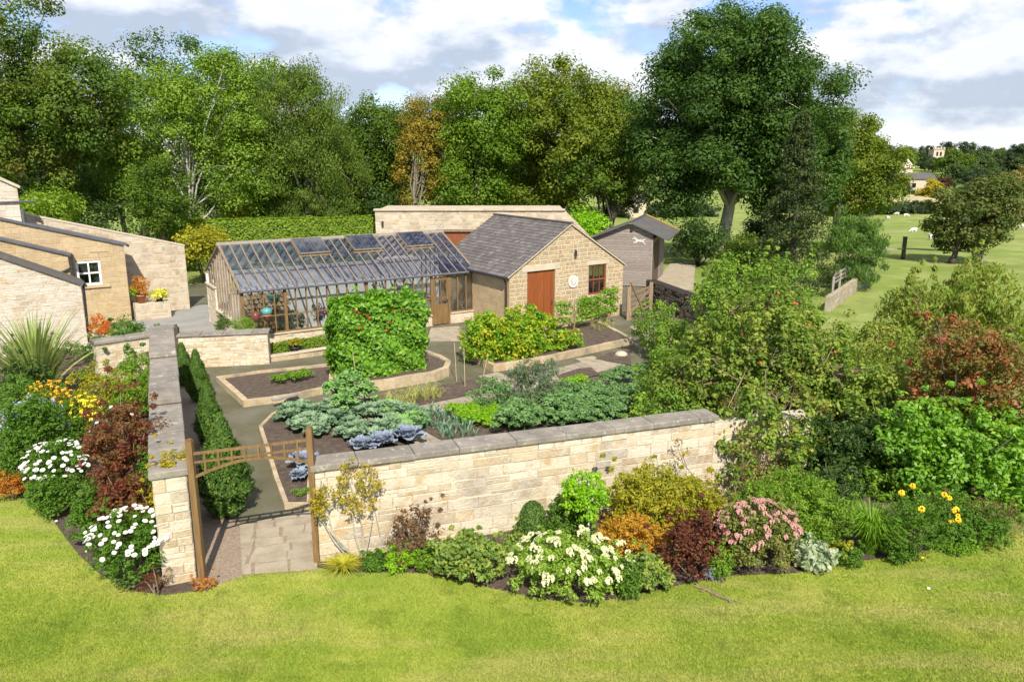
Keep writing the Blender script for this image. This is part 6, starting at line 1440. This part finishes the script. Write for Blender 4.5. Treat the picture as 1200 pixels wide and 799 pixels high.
def AT(label, base, bs, mat, leaf, n, per, rc, r0=.12, **k):
    E = [V(b[0],b[1],b[2],b[3],b[4], b[5] if len(b) > 5 else None) for b in bs]; x, y = base
    return tree(k.pop('name','apple_tree'), label, 'tree', (x,y,0), E, mat, leaf, n, per, rc, r0, **k)
t1 = AT('large untidy apple tree with thin yellowing leaves behind the wall end', P(880,505), [(800,335,960,500,20.5,1.9),(850,370,1000,520,20,1.8),(760,400,880,510,20,1.5),(832,455,955,590,16.7,.8),(920,400,1040,540,18.8,1.2)], 'apple_leaf', .105, 820, 52, .27, .14, bark='twig', topf=.6, nl=40, twig=420, inner=.5, sprays=110)
t2 = AT('fresh green apple tree standing behind the untidy one', P(860,455), [(822,296,905,390,25,1.6),(800,325,880,430,24.5,1.6),(880,300,955,410,24,1.5)], 'apple_fresh', .10, 300, 52, .3, .12, bark='twig', topf=.7, nl=24, twig=160, sprays=50, inner=.5)
t3 = AT('low apple tree reaching left over the kale patch', P(800,500), [(742,400,850,495,21,1.1),(735,455,830,515,19.2,.9)], 'apple_fresh', .09, 300, 48, .22, .08, bark='twig', nl=18, twig=90)
t4 = AT('bushy green fruit tree right of the field gate', P(775,440), [(742,352,798,412,29,1.2),(765,375,825,440,27,1.2),(790,395,850,460,25,1.1)], 'apple_fresh', .10, 260, 48, .26, .09, bark='twig', nl=16, twig=60)
t5 = AT('apple tree with dull olive leaves behind the photinia', P(1010,480), [(950,370,1090,510,21,1.8),(985,420,1080,520,19.6,1.2)], 'cherry_leaf', .09, 480, 48, .28, .12, bark='twig', nl=22, twig=90, inner=.25)
t6 = AT('cherry tree with long drooping leaves in front of the field', P(1110,470), [(1030,330,1140,400,22,1.3),(1110,305,1190,375,22,1.2),(1140,350,1215,420,22,1.2),(1050,370,1200,440,21.5,1.5)], 'cherry_leaf', .16, 420, 30, .3, .10, name='cherry_tree', bark='twig', asp=.3, droop=(0,0,-1.1), nl=26, twig=160, inner=.4, sprays=40)
cenA = in_ellipsoids([V(830,330,1000,500,20,1.6)], 60, .7)
ap = MB(); ap.lathe((0,0,0), [(.005,-.035),(.03,-.028),(.038,0),(.03,.026),(.008,.03)], 9); me = ap.mesh('apple'); me.materials.append(MAT['apple_skin'])
for i, c in enumerate(cenA[:22]): o = bpy.data.objects.new('apple', me); C.objects.link(o); o.parent = t1; o.location = Vector(c)-Vector(t1.location)
# bare arching twigs hanging over the wall
def bare(label, px, py, n, tips, y0=16.6):
    x, y = P(px, py)[0], y0; root = empty('bare_shrub', (x,y,0), label, 'shrub'); m = MB(); cen = []
    for i in range(n):
        tx, ty = rnd.uniform(tips[0],tips[2]), rnd.uniform(tips[1],tips[3]); b = D(tx, ty, y+rnd.uniform(-.7,.5)); mid = ((x+b[0])/2+rnd.uniform(-.2,.2), (y+b[1])/2, max(b[2],.8)*rnd.uniform(.45,.8)); m.tube([(x+rnd.uniform(-.1,.1),y,0), mid, b], [.02,.012,.004], 5); cen.append(b)
        for k in range(3): e = (b[0]+rnd.uniform(-.3,.3), b[1]+rnd.uniform(-.2,.2), b[2]+rnd.uniform(-.1,.35)); m.tube([Vector(mid).lerp(Vector(b), .5+.15*k), e], [.008,.003], 4); cen.append(e)
    m.build('branches', 'twig', root); cen = np.array(cen); Q, rn = clump_leaves(cen, np.full(len(cen),.14), 16, .06, .5); link('foliage', quads('foliage', Q-np.array(root.location), rn), 'brown_leaf', root)
bare('bare brown arching twigs over the wall end left of the dark shrub', 862, 600, 13, (785,520,925,590), 15.9)
bare('tangle of thin brown twigs on top of the wall end', 900, 560, 26, (850,450,980,545), 18.3)
patch(gl, [(690,385),(720,379),(732,390),(700,396)], 9, .3, 'dry dead stalk standing in the far raised bed', 'dead stalks in the far raised bed', .2, (.5,.8))
x, y = P(349,414); m = MB(); m.lathe((x,y-.35,0), [(.02,0),(.13,.01),(.17,.3),(.19,.31),(.19,.35),(.15,.35),(.14,.28)], 16); tag(m.build('plant_pot', 'plastic_black', loc=(x,y-.35,0), smooth=True), 'dark blue plastic pot standing by the low hedge under the greenhouse', 'pot')
shrub('potted_plant', 'yellow flowering plant in the dark blue pot', 'plant', [(x,y-.35,.5,.25,.25,.16)], 'yellow_green', .05, 40, 30, .08, z0=.3, ns=3, low=-.6)
x, y = P(728,417); m = MB(); m.lathe((x,y,.03), [(.02,0),(.24,.02),(.22,.08),(.15,.13),(.05,.15),(.01,.15)], 11); tag(m.build('sack', 'smooth_stone', loc=(x,y,0)), 'crumpled pale sack lying on the small soil plot', 'sack')
x, y = P(211,428); zt = D(208,380,y)[2]; m = MB(); m.beam((x,y,0),(x,y,zt*.93),.14); m.beam((x,y,zt*.93),(x-.03,y,zt),.08); tag(m.build('shaded_pillar_side', 'dark_bark', loc=(x,y,0)), 'dark pointed upright for a shaded pillar side between stepped wall and low wall', 'post')  # dark upright added to stand for the shaded side of the wall pillar
m = MB(); pp = [(*P(a,b),.04) for a, b in ((812,688),(828,693),(842,700),(856,706))]; m.tube(pp, [.012,.03,.025,.008], 5)
for k in range(9): t_ = pp[1+k%3]; m.box((t_[0]+rnd.uniform(-.1,.1), t_[1]+rnd.uniform(-.05,.05), .045), (.06,.03,.012), rnd.uniform(0,3))
tag(m.build('fallen_twig', 'twig', loc=pp[0]), 'short brown fallen twig lying on the lawn below the dark foliage', 'twig')
# lawn odds and ends
def petals():
    for (px,py,lab) in ((66,612,'small white petal litter on the lawn beside the left border'),(1081,655,'yellow fallen flower on the lawn below the right border, larger one'),(1088,691,'white speck of petal on the lawn at the right')):
        x, y = P(px,py); m = MB(); m.box((x,y,.035),(.05,.04,.02),rnd.uniform(0,3)); tag(m.build('fallen_petal', 'white_petal' if 'white' in lab else 'deep_yellow', loc=(x,y,.02)), lab, 'petal')
petals()
